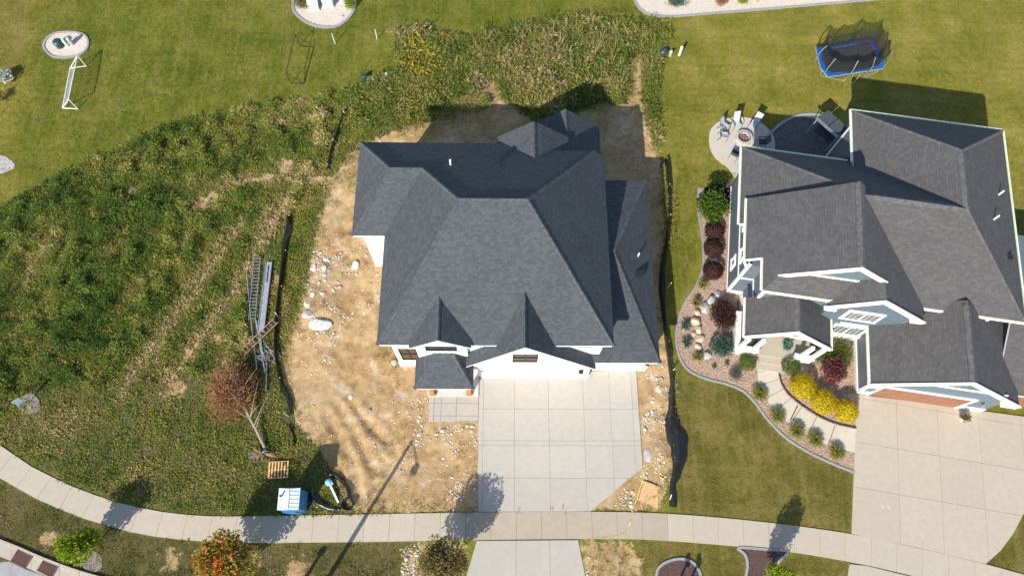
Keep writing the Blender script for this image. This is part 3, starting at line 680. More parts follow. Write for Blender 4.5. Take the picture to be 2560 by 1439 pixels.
# rear covered patio roof, lower
roof(wh, 'patio_roof', [[L_(*p) for p in q] for q in ([(4.3, 28.5, 5.05), (4.3, 24.2, 5.05), (6.88, 24.2, 2.8), (6.88, 28.5, 2.8)], [(4.3, 28.5, 5.05), (4.3, 24.2, 5.05), (1.75, 24.2, 2.8), (1.75, 28.5, 2.8)])], 'slate_shingles', 'slate_caps')
# entrance gable above the porch
zg, zge = 7.3, 5.72; xg = -3.58; yg = 11.36
roof(wh, 'entrance_gable_roof', [[L_(*p) for p in q] for q in ([(xg, yg, zg), (xg, 14.6, zg), (-5.38, 14.6, zge), (-5.38, yg, zge)], [(xg, yg, zg), (xg, 14.6, zg), (-1.74, 14.6, zge+.12), (-1.74, yg, zge+.12)])], 'slate_shingles', 'slate_caps', .15)
# big garage gable
zp = 7.5; xp = 1.34; yp = 10.93
roof(wh, 'garage_gable_roof', [[L_(*p) for p in q] for q in ([(xp, yp, zp), (xp, 15.2, zp), (-2.3, 15.2, 3.05), (-2.3, yp, 3.05)], [(xp, yp, zp), (xp, 15.2, zp), (5.88, 15.2, 2.75), (5.88, yp, 2.75)])], 'slate_shingles', 'slate_caps', .15)
# low side roof over the single garage
AX = (7.03, 17.95, 5.05)
roof(wh, 'side_roof', [[L_(*p) for p in q] for q in ([(5.2, 11.32, 2.85), (9.9, 11.32, 2.85), AX, (5.2, 17.95, 5.05)], [(9.9, 11.32, 2.85), (9.9, 24.25, 2.85), AX], [(5.2, 24.25, 2.85), (9.9, 24.25, 2.85), AX, (5.2, 17.95, 5.05)])], 'slate_shingles', 'slate_caps')
# porch roof
pe, py0 = 2.75, 9.66; T1, T2 = (-3.95, 11.62, 4.0), (-2.95, 11.62, 4.0)
roof(wh, 'porch_roof', [[L_(*p) for p in q] for q in ([(-5.3, py0, pe), (-1.7, py0, pe), T2, T1], [(-5.3, py0, pe), T1, (-5.3, 11.62, pe)], [(-1.7, py0, pe), T2, (-1.7, 11.62, pe)])], 'slate_shingles', 'slate_caps', .14)
# walls
wallbox(wh, L_(-6.58, 11.84, 0), L_(6.1, 24.85, 5.55), 'white_siding')
wallbox(wh, L_(-8.75, 18.95, 0), L_(-6.6, 24.8, 5.52), 'white_siding')
wallbox(wh, L_(-.05, 24.86, 0), L_(4.1, 25.8, 5.3), 'white_siding')
wallbox(wh, L_(6.12, 11.62, 0), L_(9.45, 23.8, 2.8), 'white_siding')
# entrance bay and its gable wall
MB().vprism([L_(-5.08, 11.6, 0), L_(-2.02, 11.6, 0), L_(-2.02, 11.6, 5.75), L_(xg, 11.6, 7.12), L_(-5.08, 11.6, 5.72)], (0, .6, 0)).build('gable_wall', 'white_siding', wh)
# garage front wall
MB().vprism([L_(-1.45, 11.1, 0), L_(5.62, 11.1, 0), L_(5.62, 11.1, 2.95), L_(xp, 11.1, 7.3), L_(-1.45, 11.1, 4.0)], (0, 1.2, 0)).build('gable_wall', 'white_siding', wh)
# battens on the garage gable
def ztop(x): return (7.3-(xp-x)*1.18 if x < xp else 7.3-(x-xp)*1.02)-.1
for i in range(17):
    x = -1.35+i*.42; zt = min(ztop(x), 7.0)
    if zt < 3.0 or x > 5.4: continue
    lo = 2.75
    if .55 < x < 2.15: 
        MB().b2(L_(x-.02, 11.065, 5.86), L_(x+.02, 11.1, zt)).build('batten', 'white_paint', wh); zt = 3.9
    MB().b2(L_(x-.02, 11.065, lo), L_(x+.02, 11.1, zt)).build('batten', 'white_paint', wh)
MB().b2(L_(-1.45, 11.05, 2.6), L_(5.62, 11.1, 2.74)).build('band_board', 'white_paint', wh)
for i in range(9):
    x = -4.95+i*.36; zt = min(5.72+(x+5.08)*.9, 7.05-(x-xg)*.86)-.1 if x > xg else 5.72+(x+5.08)*.9-.1
    if 5.0 < zt: MB().b2(L_(x-.018, 11.565, 3.5), L_(x+.018, 11.6, min(zt, 4.6) if -4.6 < x < -2.6 else zt)).build('batten', 'white_paint', wh)
window(wh, L_(1.42, 11.1, 4.88), 'S', 1.5, 1.7, 2, 2, 'dark_frame', 'bronze_glass', 'white_paint', .08)
window(wh, L_(-3.55, 11.6, 5.1), 'S', 1.85, .9, 2, 1, 'dark_frame', 'window_glass', 'white_paint', .06)
window(wh, L_(-5.7, 11.84, 2.95), 'S', 1.1, 2.5, 2, 2, 'dark_frame', 'bronze_glass', 'white_paint', .06)
window(wh, L_(5.0, 11.84, 5.0), 'S', .9, .5, 1, 1, 'dark_frame', 'window_glass', 'white_paint', .05)
# stone skirts
MB().b2(L_(-6.62, 11.78, 0), L_(-5.1, 11.83, 1.0)).build('stone_base', 'white_stone', wh)
MB().b2(L_(-6.63, 11.79, 0), L_(-6.58, 18.9, .35)).build('foundation', 'foundation_concrete', wh)
MB().b2(L_(4.55, 11.0, 0), L_(5.68, 11.1, 1.0)).build('stone_base', 'white_stone', wh)
MB().b2(L_(8.95, 11.55, 0), L_(9.5, 11.62, 1.0)).build('stone_base', 'white_stone', wh)
MB().b2(L_(-8.8, 18.9, 0), L_(-6.65, 18.95, .3)).build('foundation', 'foundation_concrete', wh)
# garage doors
def gdoor(parent, lx, ly, w_, h_, rows, mat, n=0):
    g = MB().b2((lx, ly-.02, 0), (lx+w_, ly+.02, h_)).build('garage_door', mat, parent)
    for j in range(rows):
        MB().b2((lx+.03, ly-.05, h_*j/rows+.015), (lx+w_-.03, ly-.021, h_*(j+1)/rows-.015)).build('door_panel', mat, g)
    return g
gdoor(wh, -1.2-WO.x, 11.08-WO.y, 5.55, 2.4, 4, 'white_paint'); gdoor(wh, 5.95-WO.x, 11.6-WO.y, 2.9, 2.3, 4, 'white_paint')
tr = MB(); tr.b2(L_(-1.34, 11.03, 0), L_(-1.21, 11.1, 2.5)).b2(L_(4.37, 11.03, 0), L_(4.5, 11.1, 2.5)).b2(L_(-1.34, 11.03, 2.41), L_(4.5, 11.1, 2.55)); tr.build('door_casing', 'white_paint', wh)
# wall lamps
for q in (L_(5.05, 11.0, 1.95), L_(9.25, 11.5, 2.1)):
    MB().lathe([(.02, .14), (.10, .12), (.16, .0), (.17, -.05), (.05, -.06)], 14, q).tube([Vector(q)+Vector((0, 0, .12)), Vector(q)+Vector((0, .10, .2))], .02).build('wall_lamp', 'black_metal', wh)
# porch: slab, columns, door
MB().b2(L_(-4.75, 9.78, -.05), L_(-1.46, 11.58, .16)).build('porch_slab', 'foundation_concrete', wh)
for x in (-4.42, -2.05): MB().b2(L_(x-.14, 9.86, .16), L_(x+.14, 10.14, 2.62)).b2(L_(x-.19, 9.81, .16), L_(x+.19, 10.19, .34)).b2(L_(x-.19, 9.81, 2.44), L_(x+.19, 10.19, 2.615)).build('column', 'cedar_wood', wh)
dr = MB().b2(L_(-3.9, 11.55, .17), L_(-2.95, 11.6, 2.25)).build('door', 'dark_frame', wh); MB().b2(L_(-3.05, 11.48, 1.1), L_(-3.0, 11.55, 1.3)).build('door_handle', 'grey_metal', dr)
MB().b2(L_(-1.47, 11.12, 1.2), L_(-1.45, 11.5, 2.2)).build('utility_panel', 'grey_metal', wh)
# roof vents
def fpz(x, y): return zr-(y-ry)*kb_
q = Vector(L_(-3.15, 22.4, fpz(0, 22.4))); pipe_vent(wh, q, .55, .06)
q = Vector(L_(-.35, 22.6, fpz(0, 22.6))); MB().box(q+Vector((0, -.02, .06)), (.34, .30, .16)).build('roof_vent', 'black_metal', wh)
sz = lambda x: 2.85+(9.9-x)/(9.9-AX[0])*2.2
q = Vector(L_(8.8, 18.2, sz(8.8))); pipe_vent(wh, q, .45, .05)
q = Vector(L_(8.75, 16.9, sz(8.75))); MB().box(q+Vector((.03, 0, .08)), (.42, .42, .22)).build('roof_vent', 'black_metal', wh)
# deck platform behind
MB().b2(L_(-1.6, 25.9, .0), L_(2.0, 26.8, .35)).build('rear_step', 'pallet_wood', wh)
for x, y in ((2.0, 28.2), (6.6, 28.2)): MB().b2(L_(x-.1, y-.1, 0), L_(x+.1, y+.1, 2.7)).build('patio_post', 'white_paint', wh)
# ================================================================ BLUE HOUSE
bh = thing('blue_house', 'slate blue house with white trim and grey shingle roofs at the right', 'house', (15.5, 17.15, 0), TH)
sg, cg = 'grey_shingles', 'grey_caps'
RW, RE, RS, RN, RU, RZ, vN, vS, zE = 6.45, 16.5, -1.45, 12.25, 11.45, 8.7, 7.8, 3.74, 5.4
zM = lambda u: 5.35+.67*(u+.4); zMr = lambda u: 9.0-.67*(u-5.05)
roof(bh, 'main_roof', [
    [(RW, RN, zE), (RU, vN, RZ), (RU, vS, RZ), (RW, 7.852, zE)],
    [(RW, RN, zE), (RE, RN, zE), (RU, vN, RZ)],
    [(RE, RN, zE), (RE, RS, zE), (RU, vS, RZ), (RU, vN, RZ)],
    [(RE, RS, zE), (RU, vS, RZ), (5.5, vS, RZ), (10.42, RS, zE)],
    [(-.67, 8.6, 4.8), (4.947, 4.4, 8.17), (5.5, vS, RZ), (RU, vS, RZ), (RW, 7.852, zE), (RW, 8.6, 4.8)],
    [(-.67, 8.6, 4.8), (-.67, 2.8, 4.8), (4.947, 2.8, 8.17), (4.947, 4.4, 8.17)]], sg, cg, .16)
roof(bh, 'cross_gable_roof', [
    [(-.4, 4.4, zM(-.4)), (5.05, 4.4, 9.0), (5.05, -1.15, 9.0), (1.4, -1.15, zM(1.4)), (.5, -2.05, zM(.5)), (.5, .1, zM(.5)), (-.4, .1, zM(-.4))],
    [(5.05, 4.4, 9.0), (5.05, -1.15, 9.0), (6.95, -1.15, zMr(6.95)), (6.95, -2.4, zMr(6.95)), (10.3, -2.4, zMr(10.3)), (10.42, RS, zMr(10.42)), (5.5, vS, zMr(5.5)), (5.5, 4.4, zMr(5.5))]], sg, cg, .16)
roof(bh, 'skirt_roof', [[(.5, -2.05, zM(.5)-.02), (4.7, -2.05, zM(.5)-.02), (5.8, -.9, zM(.5)+.75), (1.65, -.9, zM(.5)+.75)]], sg, cg, .14)
roof(bh, 'window_gable_roof', [[(6.95, -2.4, zMr(6.95)+.02), (6.95, -.95, zMr(6.95)+.02), (4.45, -.95, 5.62), (4.45, -2.4, 5.62)]], sg, cg, .14)
PU, PZ, PE = 2.95, 5.25, 3.1
roof(bh, 'porch_roof', [[(PU, -4.1, PZ), (PU, -1.5, PZ), (.42, -1.5, PE), (.42, -4.1, PE)], [(PU, -4.1, PZ), (PU, -1.5, PZ), (5.78, -1.5, PE), (5.78, -4.1, PE)]], sg, cg, .14)
GU, GZ = 12.6, 6.15
roof(bh, 'garage_roof', [[(GU, -5.98, GZ), (GU, -.9, GZ), (8.25, -.9, 3.0), (8.25, -5.98, 3.0)], [(GU, -5.98, GZ), (GU, -.9, GZ), (17.25, -.9, 3.0), (17.25, -5.98, 3.0)]], sg, cg, .15)
roof(bh, 'side_garage_roof', [[(16.0, -5.3, 2.9), (21.0, -5.3, 2.9), (21.0, -1.0, 5.0), (16.0, -1.0, 5.0)]], sg, cg, .15)
roof(bh, 'door_canopy_roof', [[(4.95, 9.5, 3.2), (4.95, 8.2, 3.2), (6.86, 8.2, 4.0), (6.86, 9.5, 4.0)]], sg, cg, .1)
# broad ridge vents
for (a, b, nm) in (((RU, vN-.25, RZ+.02), (RU, vS+.1, RZ+.02), 0), ((5.05, 4.3, 9.02), (5.05, -1.0, 9.02), 0), ((GU, -1.2, GZ+.02), (GU, -5.85, GZ+.02), 0), ((PU, -1.7, PZ+.02), (PU, -4.0, PZ+.02), 0), ((5.9, vS, RZ+.02), (10.9, vS, RZ+.02), 1)):
    a, b = Vector(a), Vector(b); sd = Vector((.22, 0, 0)) if not nm else Vector((0, .22, 0)); dz = Vector((0, 0, -.15)); m = MB()
    for s in (1, -1): m.vprism([a+ZV*.05, b+ZV*.05, b+sd*s+dz+ZV*.05, a+sd*s+dz+ZV*.05], (0, 0, -.05))
    m.build('ridge_vent', cg, bh)
# walls
def bw(lo, hi, mat='slate_siding'): return wallbox(bh, lo, hi, mat)
bw((0, 0, 0), (6.88, 8.2, 4.8)); bw((6.9, -1.0, 0), (16.0, 11.8, 5.35)); bw((1.0, -1.6, 0), (8.7, -.02, 5.6), 'blue_siding')
MB().vprism([(4.95, -2.15, 0), (8.78, -2.15, 0), (9.9, -2.15, 2.9), (9.9, -2.15, 5.6), (6.95, -2.15, 7.5), (4.95, -2.15, 5.75)], (0, .54, 0)).build('gable_wall', 'blue_siding', bh)
MB().vprism([(2.0, -.95, 6.5), (8.2, -.95, 6.5), (5.05, -.95, 8.8)], (0, .2, 0)).build('gable_wall', 'blue_siding', bh)
MB().vprism([(8.75, -5.75, 0), (16.75, -5.75, 0), (16.75, -5.75, 3.1), (GU, -5.75, 5.95), (8.75, -5.75, 3.15)], (0, .3, 0)).build('gable_wall', 'blue_siding', bh)
bw((8.75, -5.44, 0), (16.75, -1.02, 3.0)); bw((16.77, -5.0, 0), (20.8, 6.0, 2.8), 'blue_siding')
# rake, frieze, band and corner boards
wb = lambda name, a, b, wd, ht: MB().bar(a, b, wd, ht).build(name, 'white_paint', bh)
wb('rake_board', (1.3, -1.2, zM(1.3)-.14), (5.05, -1.2, 8.84), .08, .34); wb('rake_board', (5.05, -1.2, 8.84), (7.05, -1.2, zMr(7.05)-.14), .08, .34)
wb('frieze_board', (2.6, -1.0, 6.78), (5.9, -1.0, 6.78), .06, .14)
wb('rake_board', (4.4, -2.46, 5.5), (6.95, -2.46, 7.6), .09, .36); wb('rake_board', (6.95, -2.46, 7.6), (10.35, -2.46, 5.34), .09, .36)
wb('cornice_return', (4.45, -2.35, 5.35), (5.15, -2.35, 5.35), .3, .22); wb('cornice_return', (9.6, -2.35, 5.3), (10.3, -2.35, 5.3), .3, .22)
wb('rake_board', (8.2, -6.03, 2.88), (GU, -6.03, 6.03), .09, .34); wb('rake_board', (GU, -6.03, 6.03), (17.3, -6.03, 2.86), .09, .34)
wb('frieze_board', (10.0, -5.79, 4.0), (15.9, -5.79, 4.0), .06, .18); wb('cornice_return', (8.2, -5.95, 2.8), (9.0, -5.95, 2.8), .34, .26); wb('cornice_return', (16.3, -5.95, 2.8), (17.2, -5.95, 2.8), .34, .26)
wb('rake_board', (.38, -4.16, 2.98), (PU, -4.16, 5.12), .09, .32); wb('rake_board', (PU, -4.16, 5.12), (5.84, -4.16, 2.97), .09, .32); wb('frieze_board', (2.0, -4.1, 4.25), (4.2, -4.1, 4.05), .07, .2)
for (x, y, h) in ((0, 0, 5.0), (1.0, -1.6, 5.3), (8.75, -5.75, 3.0), (8.78, -2.15, 2.9), (6.9, 11.8, 5.2)):
    MB().b2((x-.03, y-.03, .25), (x+.14, y-.001, h)).b2((x-.03, y, .25), (x-.001, y+.14, h)).build('corner_board', 'white_paint', bh)
wb('band_board', (-.03, .15, 2.75), (-.03, 8.2, 2.75), .05, .12); wb('band_board', (.15, -.03, 2.75), (1.0, -.03, 2.75), .05, .12); wb('band_board', (.97, -1.45, 2.75), (.97, -.05, 2.75), .05, .12)
wb('band_board', (-.03, .15, .3), (-.03, 8.2, .3), .05, .10); wb('band_board', (6.5, -2.19, 2.92), (8.78, -2.19, 2.92), .05, .14)
wb('corner_board', (8.71, -5.6, 1.5), (8.71, -2.2, 1.5), .0, .0) if False else None
wb('sill_board', (8.70, -5.7, .32), (8.70, -2.2, .32), .07, .14)
# stone bases
for lo, hi in (((-.05, -.06, 0), (1.02, -.001, .55)), ((.94, -1.66, 0), (.999, -.07, .55)), ((5.9, -2.22, 0), (8.82, -2.151, .9)), ((8.69, -5.7, 0), (8.749, -2.24, .28)), ((8.7, -5.82, 0), (9.35, -5.751, .6)), ((15.2, -5.82, 0), (16.8, -5.751, .6))):
    MB().b2(lo, hi).build('stone_base', 'white_stone', bh)
# battens on the gables
for i in range(16):
    x = 5.1+i*.3; zt = min(5.75+(x-4.95)*.87, 7.5-(x-6.95)*.65)-.1
    MB().b2((x-.02, -2.18, 3.02), (x+.02, -2.151, min(zt, 3.6) if 6.0 < x < 8.4 else zt)).build('batten', 'blue_siding', bh)
    if 6.0 < x < 8.4 and zt > 5.5: MB().b2((x-.02, -2.18, 5.2), (x+.02, -2.151, zt)).build('batten', 'blue_siding', bh)
for i in range(19):
    x = 10.0+i*.3; zt = (3.15+(x-8.75)*.727 if x < GU else 5.95-(x-GU)*.687)-.12
    if zt > 4.2: MB().b2((x-.018, -5.78, 4.1), (x+.018, -5.751, zt)).build('batten', 'blue_siding', bh)
window(bh, (7.2, -2.16, 4.35), 'S', 2.0, 1.25, 2, 1, 'white_paint', 'window_glass', 'white_paint', .12, (3, 4), .055)
window(bh, (7.45, -2.16, 1.75), 'S', 2.0, 1.45, 2, 1, 'white_paint', 'window_glass', 'white_paint', .12, (3, 4), .055)
window(bh, (-.005, 1.35, 3.75), 'W', .75, 1.1, 1, 1, 'white_paint', 'window_glass', 'white_paint', .14, None, .08)
window(bh, (-.005, 3.6, 4.1), 'W', .9, 1.2, 1, 1, 'white_paint', 'window_glass', 'white_paint', .14, None, .08)
window(bh, (-.005, 1.6, 1.55), 'W', .6, .8, 1, 1, 'white_paint', 'window_glass', 'white_paint', .12, None, .08)
# gutters with guards
def gutter(a, b, out):
    a, b, out = Vector(a), Vector(b), Vector(out); g = MB().bar(a+out*.075-ZV*.06, b+out*.075-ZV*.06, .13, .12).build('gutter', 'white_paint', bh)
    MB().bar(a+out*.055+ZV*.012, b+out*.055+ZV*.012, .085, .016).build('leaf_guard', 'gutter_guard', g)
    n = max(2, int((b-a).length/.6))
    m = MB()
    for i in range(1, n): p = a.lerp(b, i/n)+out*.055+ZV*.022; m.box(p, (.03, .03, .008))
    m.build('bracket', 'black_metal', g); return g
wo_ = (-1, 0, 0); so_ = (0, -1, 0); no_ = (0, 1, 0); ea_ = (1, 0, 0)
gutter((RW, 8.2, zE), (RW, RN+.1, zE), wo_); gutter((-.67, 2.8, 4.8), (-.67, 8.6, 4.8), wo_); gutter((-.4, .1, zM(-.4)), (-.4, 4.4, zM(-.4)), wo_); gutter((.5, -2.05, zM(.5)), (.5, .0, zM(.5)), wo_)
gutter((.5, -2.05, zM(.5)), (4.5, -2.05, zM(.5)), so_); gutter((10.5, RS, zE), (RE, RS, zE), so_); gutter((RW, RN, zE), (RE, RN, zE), no_); gutter((-.67, 8.6, 4.8), (RW-.1, 8.6, 4.8), no_); gutter((RE, RS, zE), (RE, RN, zE), ea_)
gutter((.42, -4.1, PE), (.42, -1.5, PE), wo_); gutter((5.78, -4.1, PE), (5.78, -2.1, PE), ea_); gutter((8.25, -5.95, 3.0), (8.25, -2.0, 3.0), wo_)
wb('rake_end', (-.66, 2.77, 4.72), (.4, 2.77, 5.35), .05, .2); wb('rake_end', (-.4, .06, zM(-.4)-.1), (.5, .06, zM(.5)-.1), .05, .22)
# entry corner brackets
wb('soffit_bracket', (.65, -1.85, 5.6), (1.0, -1.6, 4.9), .12, .12); wb('soffit_bracket', (-.35, .1, 5.0), (.0, .0, 4.4), .12, .12)
for p in ((12.4, RS-.12, zE-.15), (14.3, RS-.12, zE-.15)): MB().box(p, (.14, .16, .2)).build('downspout_head', 'white_paint', bh)
# porch
MB().b2((.55, -4.3, -.05), (5.6, -1.62, .42)).build('porch_floor', 'drive_concrete', bh)
MB().b2((2.3, -4.75, -.05), (4.15, -4.31, .28)).build('porch_step', 'drive_concrete', bh); MB().b2((2.3, -5.2, -.05), (4.15, -4.76, .14)).build('porch_step', 'drive_concrete', bh)
for lo, hi in (((.5, -4.32, 0), (.78, -1.7, .95)), ((.79, -4.32, 0), (2.0, -4.05, .95)), ((4.4, -4.32, 0), (5.62, -4.05, .95))):
    MB().b2(lo, hi).b2((lo[0]-.04, lo[1]-.04, hi[2]), (hi[0]+.04, hi[1]+.04, hi[2]+.08)).build('porch_wall', 'white_stone', bh)
for x in (.75, 1.65, 4.75, 5.45): MB().b2((x-.11, -4.3, 1.03), (x+.11, -4.08, 3.0)).build('column', 'white_paint', bh)
d_ = MB().b2((2.6, -1.66, .42), (3.6, -1.601, 2.5)).build('door', 'brown_door', bh); MB().b2((3.45, -1.72, 1.35), (3.5, -1.66, 1.55)).build('door_handle', 'grey_metal', d_)
# garage doors and lamps
gdoor(bh, 9.55, -5.77, 5.5, 2.15, 4, 'brown_door'); gdoor(bh, 17.0, -5.02, 2.8, 2.15, 4, 'brown_door')
m = MB(); m.b2((9.37, -5.84, 0), (9.54, -5.755, 2.34)).b2((15.06, -5.84, 0), (15.23, -5.755, 2.34)).b2((9.541, -5.84, 2.16), (15.059, -5.755, 2.34)); m.build('door_casing', 'white_paint', bh)
for x in (9.0, 15.8): MB().lathe([(.02, .16), (.09, .14), (.13, .0), (.10, -.14), (.03, -.16)], 12, (x, -5.95, 1.9)).tube([(x, -5.95, 2.05), (x, -5.78, 2.12)], .02).build('wall_lamp', 'grey_metal', bh)
# plumbing stacks on the east slope
for (u, v) in ((15.1, 6.6), (14.2, 4.4)): pipe_vent(bh, (u, v, RZ-.66*(u-RU)), .5, .06)
q = Vector((15.45, 2.4, RZ-.66*(15.45-RU))); MB().box(q+ZV*.08, (.3, .3, .18)).build('roof_vent', 'black_metal', bh)
for y in (8.3, 9.4): MB().b2((5.0, y-.05, 0), (5.1, y+.05, 3.1)).build('canopy_post', 'white_paint', bh)
# neighbour's house further right
nb = thing('neighbour_house', 'dark shingled house roof cut by the right edge of the photo', 'house', G(2620, 690), TH)
roof(nb, 'roof', [[(-1.6, -2.2, 5.2), (-1.6, 2.2, 5.2), (3, 2.2, 8), (3, -2.2, 8)]], sg, cg, .16)
MB().b2((-1.1, -2.0, 0), (4, 2.0, 5.1)).build('wall', 'slate_siding', nb); MB().bar((-1.68, -2.2, 5.14), (-1.68, 2.2, 5.14), .12, .12).build('gutter', 'white_paint', nb)
# ================================================================ WEEDS AND GRASS (uncountable)
SLABS = [DP, AP, BD, AB, SP, [tuple(p) for p in us_]+[tuple(p) for p in reversed(ls_)], loop, loop2]
HOUSES = [[(-8.8, 24.9), (-8.8, 18.8), (-6.65, 18.8), (-6.65, 9.7), (9.5, 9.7), (9.5, 24), (4.2, 26), (-.1, 26)]]
def scatter(poly, dens, seed):
    r = np.random.default_rng(seed); P = np.array([(p[0], p[1]) for p in poly]); lo, hi = P.min(0), P.max(0)
    lo = np.maximum(lo, (-45, -6)); n = int((hi-lo).prod()*dens); Q = lo+(hi-lo)*r.random((n, 2)); Q = Q[inpoly(Q, poly)]
    for s in SLABS+HOUSES: Q = Q[~inpoly(Q, s)]
    return Q
def clumps(Q, k, L, wd, elev, spread, col, seed, Ls=.35, jit=.3, zs=None):
    """k leaves per clump at points Q; col (n,3); elev (lo,hi) degrees; L may be an array per clump"""
    r = np.random.default_rng(seed); n = len(Q); L = np.broadcast_to(np.asarray(L, float), (n,)); wd = np.broadcast_to(np.asarray(wd, float), (n,))
    base = np.repeat(np.concatenate([Q, gheight(Q)[:, None]], 1), k, 0); N = n*k
    a = r.random(N)*2*np.pi; e = np.radians(r.uniform(*elev, N)); d = np.stack([np.cos(a)*np.cos(e), np.sin(a)*np.cos(e), np.sin(e)], 1)
    rad = np.sqrt(r.random(N))*np.repeat(np.broadcast_to(spread, (n,)), k); base = base+np.stack([np.cos(a)*rad, np.sin(a)*rad, r.random(N)*np.repeat(L*.55 if zs is None else np.broadcast_to(zs, (n,)), k)], 1)
    LL = np.repeat(L, k)*r.uniform(1-Ls, 1+Ls, N); c = np.repeat(col, k, 0)*r.uniform(1-jit, 1+jit, (N, 1))
    return leafcloud(base, d, LL, np.repeat(wd, k)*r.uniform(.7, 1.3, N), c)
def join(name, parts, label, cat, mat='foliage', kind='stuff', parent=None):
    V = np.concatenate([p[0] for p in parts]); C = np.concatenate([p[2] for p in parts]); off = 0; Fs = []
    for p in parts: Fs.append(p[1]+off); off += len(p[0])
    o = fastmesh(name, V, np.concatenate(Fs), mat, C, parent); return tag(o, label, cat, kind=kind)
def pal(t, stops):
    t = np.clip(t, 0, 1); xs_ = [s[0] for s in stops]; return np.stack([np.interp(t, xs_, [s[1][k] for s in stops]) for k in range(3)], 1)
GREENS = [(0, (.075, .12, .022)), (.35, (.155, .205, .035)), (.6, (.25, .27, .052)), (.8, (.37, .325, .10)), (1, (.56, .44, .23))]
def lanes(Q):
    m = np.zeros(len(Q))
    for q in PATHS[:2]: m = np.maximum(m, np.exp(-(linedist(Q, q)/.6)**2))
    return np.maximum(m, .8*np.exp(-(linedist(Q, PATHS[2])/.6)**2))
Q = scatter(TALL, 30, 1); ln = lanes(Q); keep = (rng.random(len(Q)) > ln*.93) & (rng.random(len(Q)) > gval(mB, Q)*.95) & (rng.random(len(Q)) > gval(dirt, Q)*.95); Q = Q[keep]; ln = ln[keep]
tn = vnoise(Q, .45, 21, 4); fine_ = vnoise(Q, 2.2, 22, 2); hgt_ = np.clip(.12+1.5*(vnoise(Q, 1.25, 23, 2)-.36), .10, .85)*(1-.6*ln)
right = np.clip((Q[:, 0]-G(520, 700).x)/4, 0, 1)
tcol = np.clip(.36+1.15*(tn-.5)+.8*(fine_-.5)+.8*ln+.22*right, 0, 1)
hgt_ = hgt_*(.55+.9*vnoise(Q, 2.6, 24, 2)); A = clumps(Q, 24, .08+hgt_*.17, .014+.017*hgt_, (-10, 60), .07+.2*hgt_, pal(tcol, [(0, (.068, .125, .022)), (.35, (.15, .215, .036)), (.6, (.26, .29, .054)), (.8, (.41, .37, .11)), (1, (.60, .47, .24))]), 2, zs=hgt_*.75)
LINK = GP([(925, 212), (1000, 235), (1120, 250), (1085, 300), (930, 350), (875, 385), (830, 450), (805, 520), (790, 600), (775, 690), (750, 780), (722, 850), (690, 900), (690, 800), (700, 600), (790, 450), (835, 400), (930, 300)])
Q2 = np.concatenate([scatter(FIELD, 34, 3), scatter(LINK, 40, 303)]); Q2 = Q2[(rng.random(len(Q2)) > gval(mB, Q2)*.9) & (rng.random(len(Q2)) > gval(dirt, Q2)*.97)]
t2 = np.clip(.46+1.2*(vnoise(Q2, .4, 31, 4)-.5)+1.0*(vnoise(Q2, 2.6, 32, 2)-.5)+.5*lanes(Q2), 0, 1)
B_ = clumps(Q2, 7, .09+.2*np.clip(vnoise(Q2, 1.4, 33)-.2, 0, 1), .024, (0, 55), .12, pal(t2, [(0, (.11, .185, .024)), (.4, (.23, .275, .042)), (.62, (.34, .315, .065)), (.85, (.43, .34, .12)), (1, (.60, .47, .24))]), 4)
join('field_weeds', [A, B_], 'dense green and straw coloured weeds covering the left lot', 'weeds')
# rear tangle of tall weeds and dry grasses
Q = scatter(REAR, 34, 5); Q = Q[rng.random(len(Q)) > gval(dirt, Q)*1.7]
tan = np.clip((vnoise(Q, .5, 41, 3)-.35)*2.2, 0, 1)*np.clip((Q[:, 1]-24)/6, 0, 1)
Cc = pal(np.clip(.30+.75*tan+.6*(vnoise(Q, 2.5, 42, 2)-.5), 0, 1), GREENS)
A = clumps(Q, 11, .2+.85*np.clip(vnoise(Q, .9, 43)-.2, 0, 1), .022, (10, 75), .14, Cc, 6)
Qt = scatter(GP([(1180, 100), (1300, 72), (1430, 57), (1650, 80), (1640, 180), (1600, 250), (1540, 240), (1400, 260), (1280, 230), (1210, 160)]), 1.8, 7)
Qt = Qt[rng.random(len(Qt)) > gval(dirt, Qt)*2.2]; T_ = clumps(Qt, 16, .55+.6*rng.random(len(Qt)), .022, (30, 85), .2, pal(np.clip(.45+.9*(vnoise(Qt, .6, 44)-.4), 0, 1), [(0, (.13, .18, .04)), (.4, (.30, .28, .09)), (.75, (.50, .40, .19)), (1, (.42, .27, .13))]), 8)
Qg = scatter(GP([(1010, 110), (1045, 100), (1085, 130), (1110, 170), (1075, 205), (1025, 190), (1000, 165)]), 16, 9)
Y_ = clumps(Qg, 12, .35, .035, (30, 85), .15, np.tile((.05, .085, .02), (len(Qg), 1)), 10); gb = np.concatenate([Qg, np.full((len(Qg), 1), .0)], 1)
YF = clumps(Qg, 7, .16, .035, (0, 70), .16, np.tile((.55, .46, .03), (len(Qg), 1))*rng.uniform(.7, 1.2, (len(Qg), 1)), 11); YF[0][:, 2] += np.repeat(.38+.3*rng.random(len(YF[0])//4), 4)
Qh = np.concatenate([scatter(REAR, 15, 305), scatter(GP([(905, 215), (1000, 190), (1110, 235), (1090, 290), (1000, 305), (930, 330), (880, 330), (860, 270)]), 12, 306)]); Qh = Qh[rng.random(len(Qh)) > gval(dirt, Qh)*1.6]
H_ = clumps(Qh, 40, .17, .03, (-15, 65), .30, pal(np.clip(.2+.75*vnoise(Qh, .7, 45, 3), 0, 1), [(0, (.07, .13, .024)), (.5, (.16, .22, .04)), (.8, (.30, .29, .07)), (1, (.45, .36, .14))]), 307, zs=.25+.55*rng.random(len(Qh)))
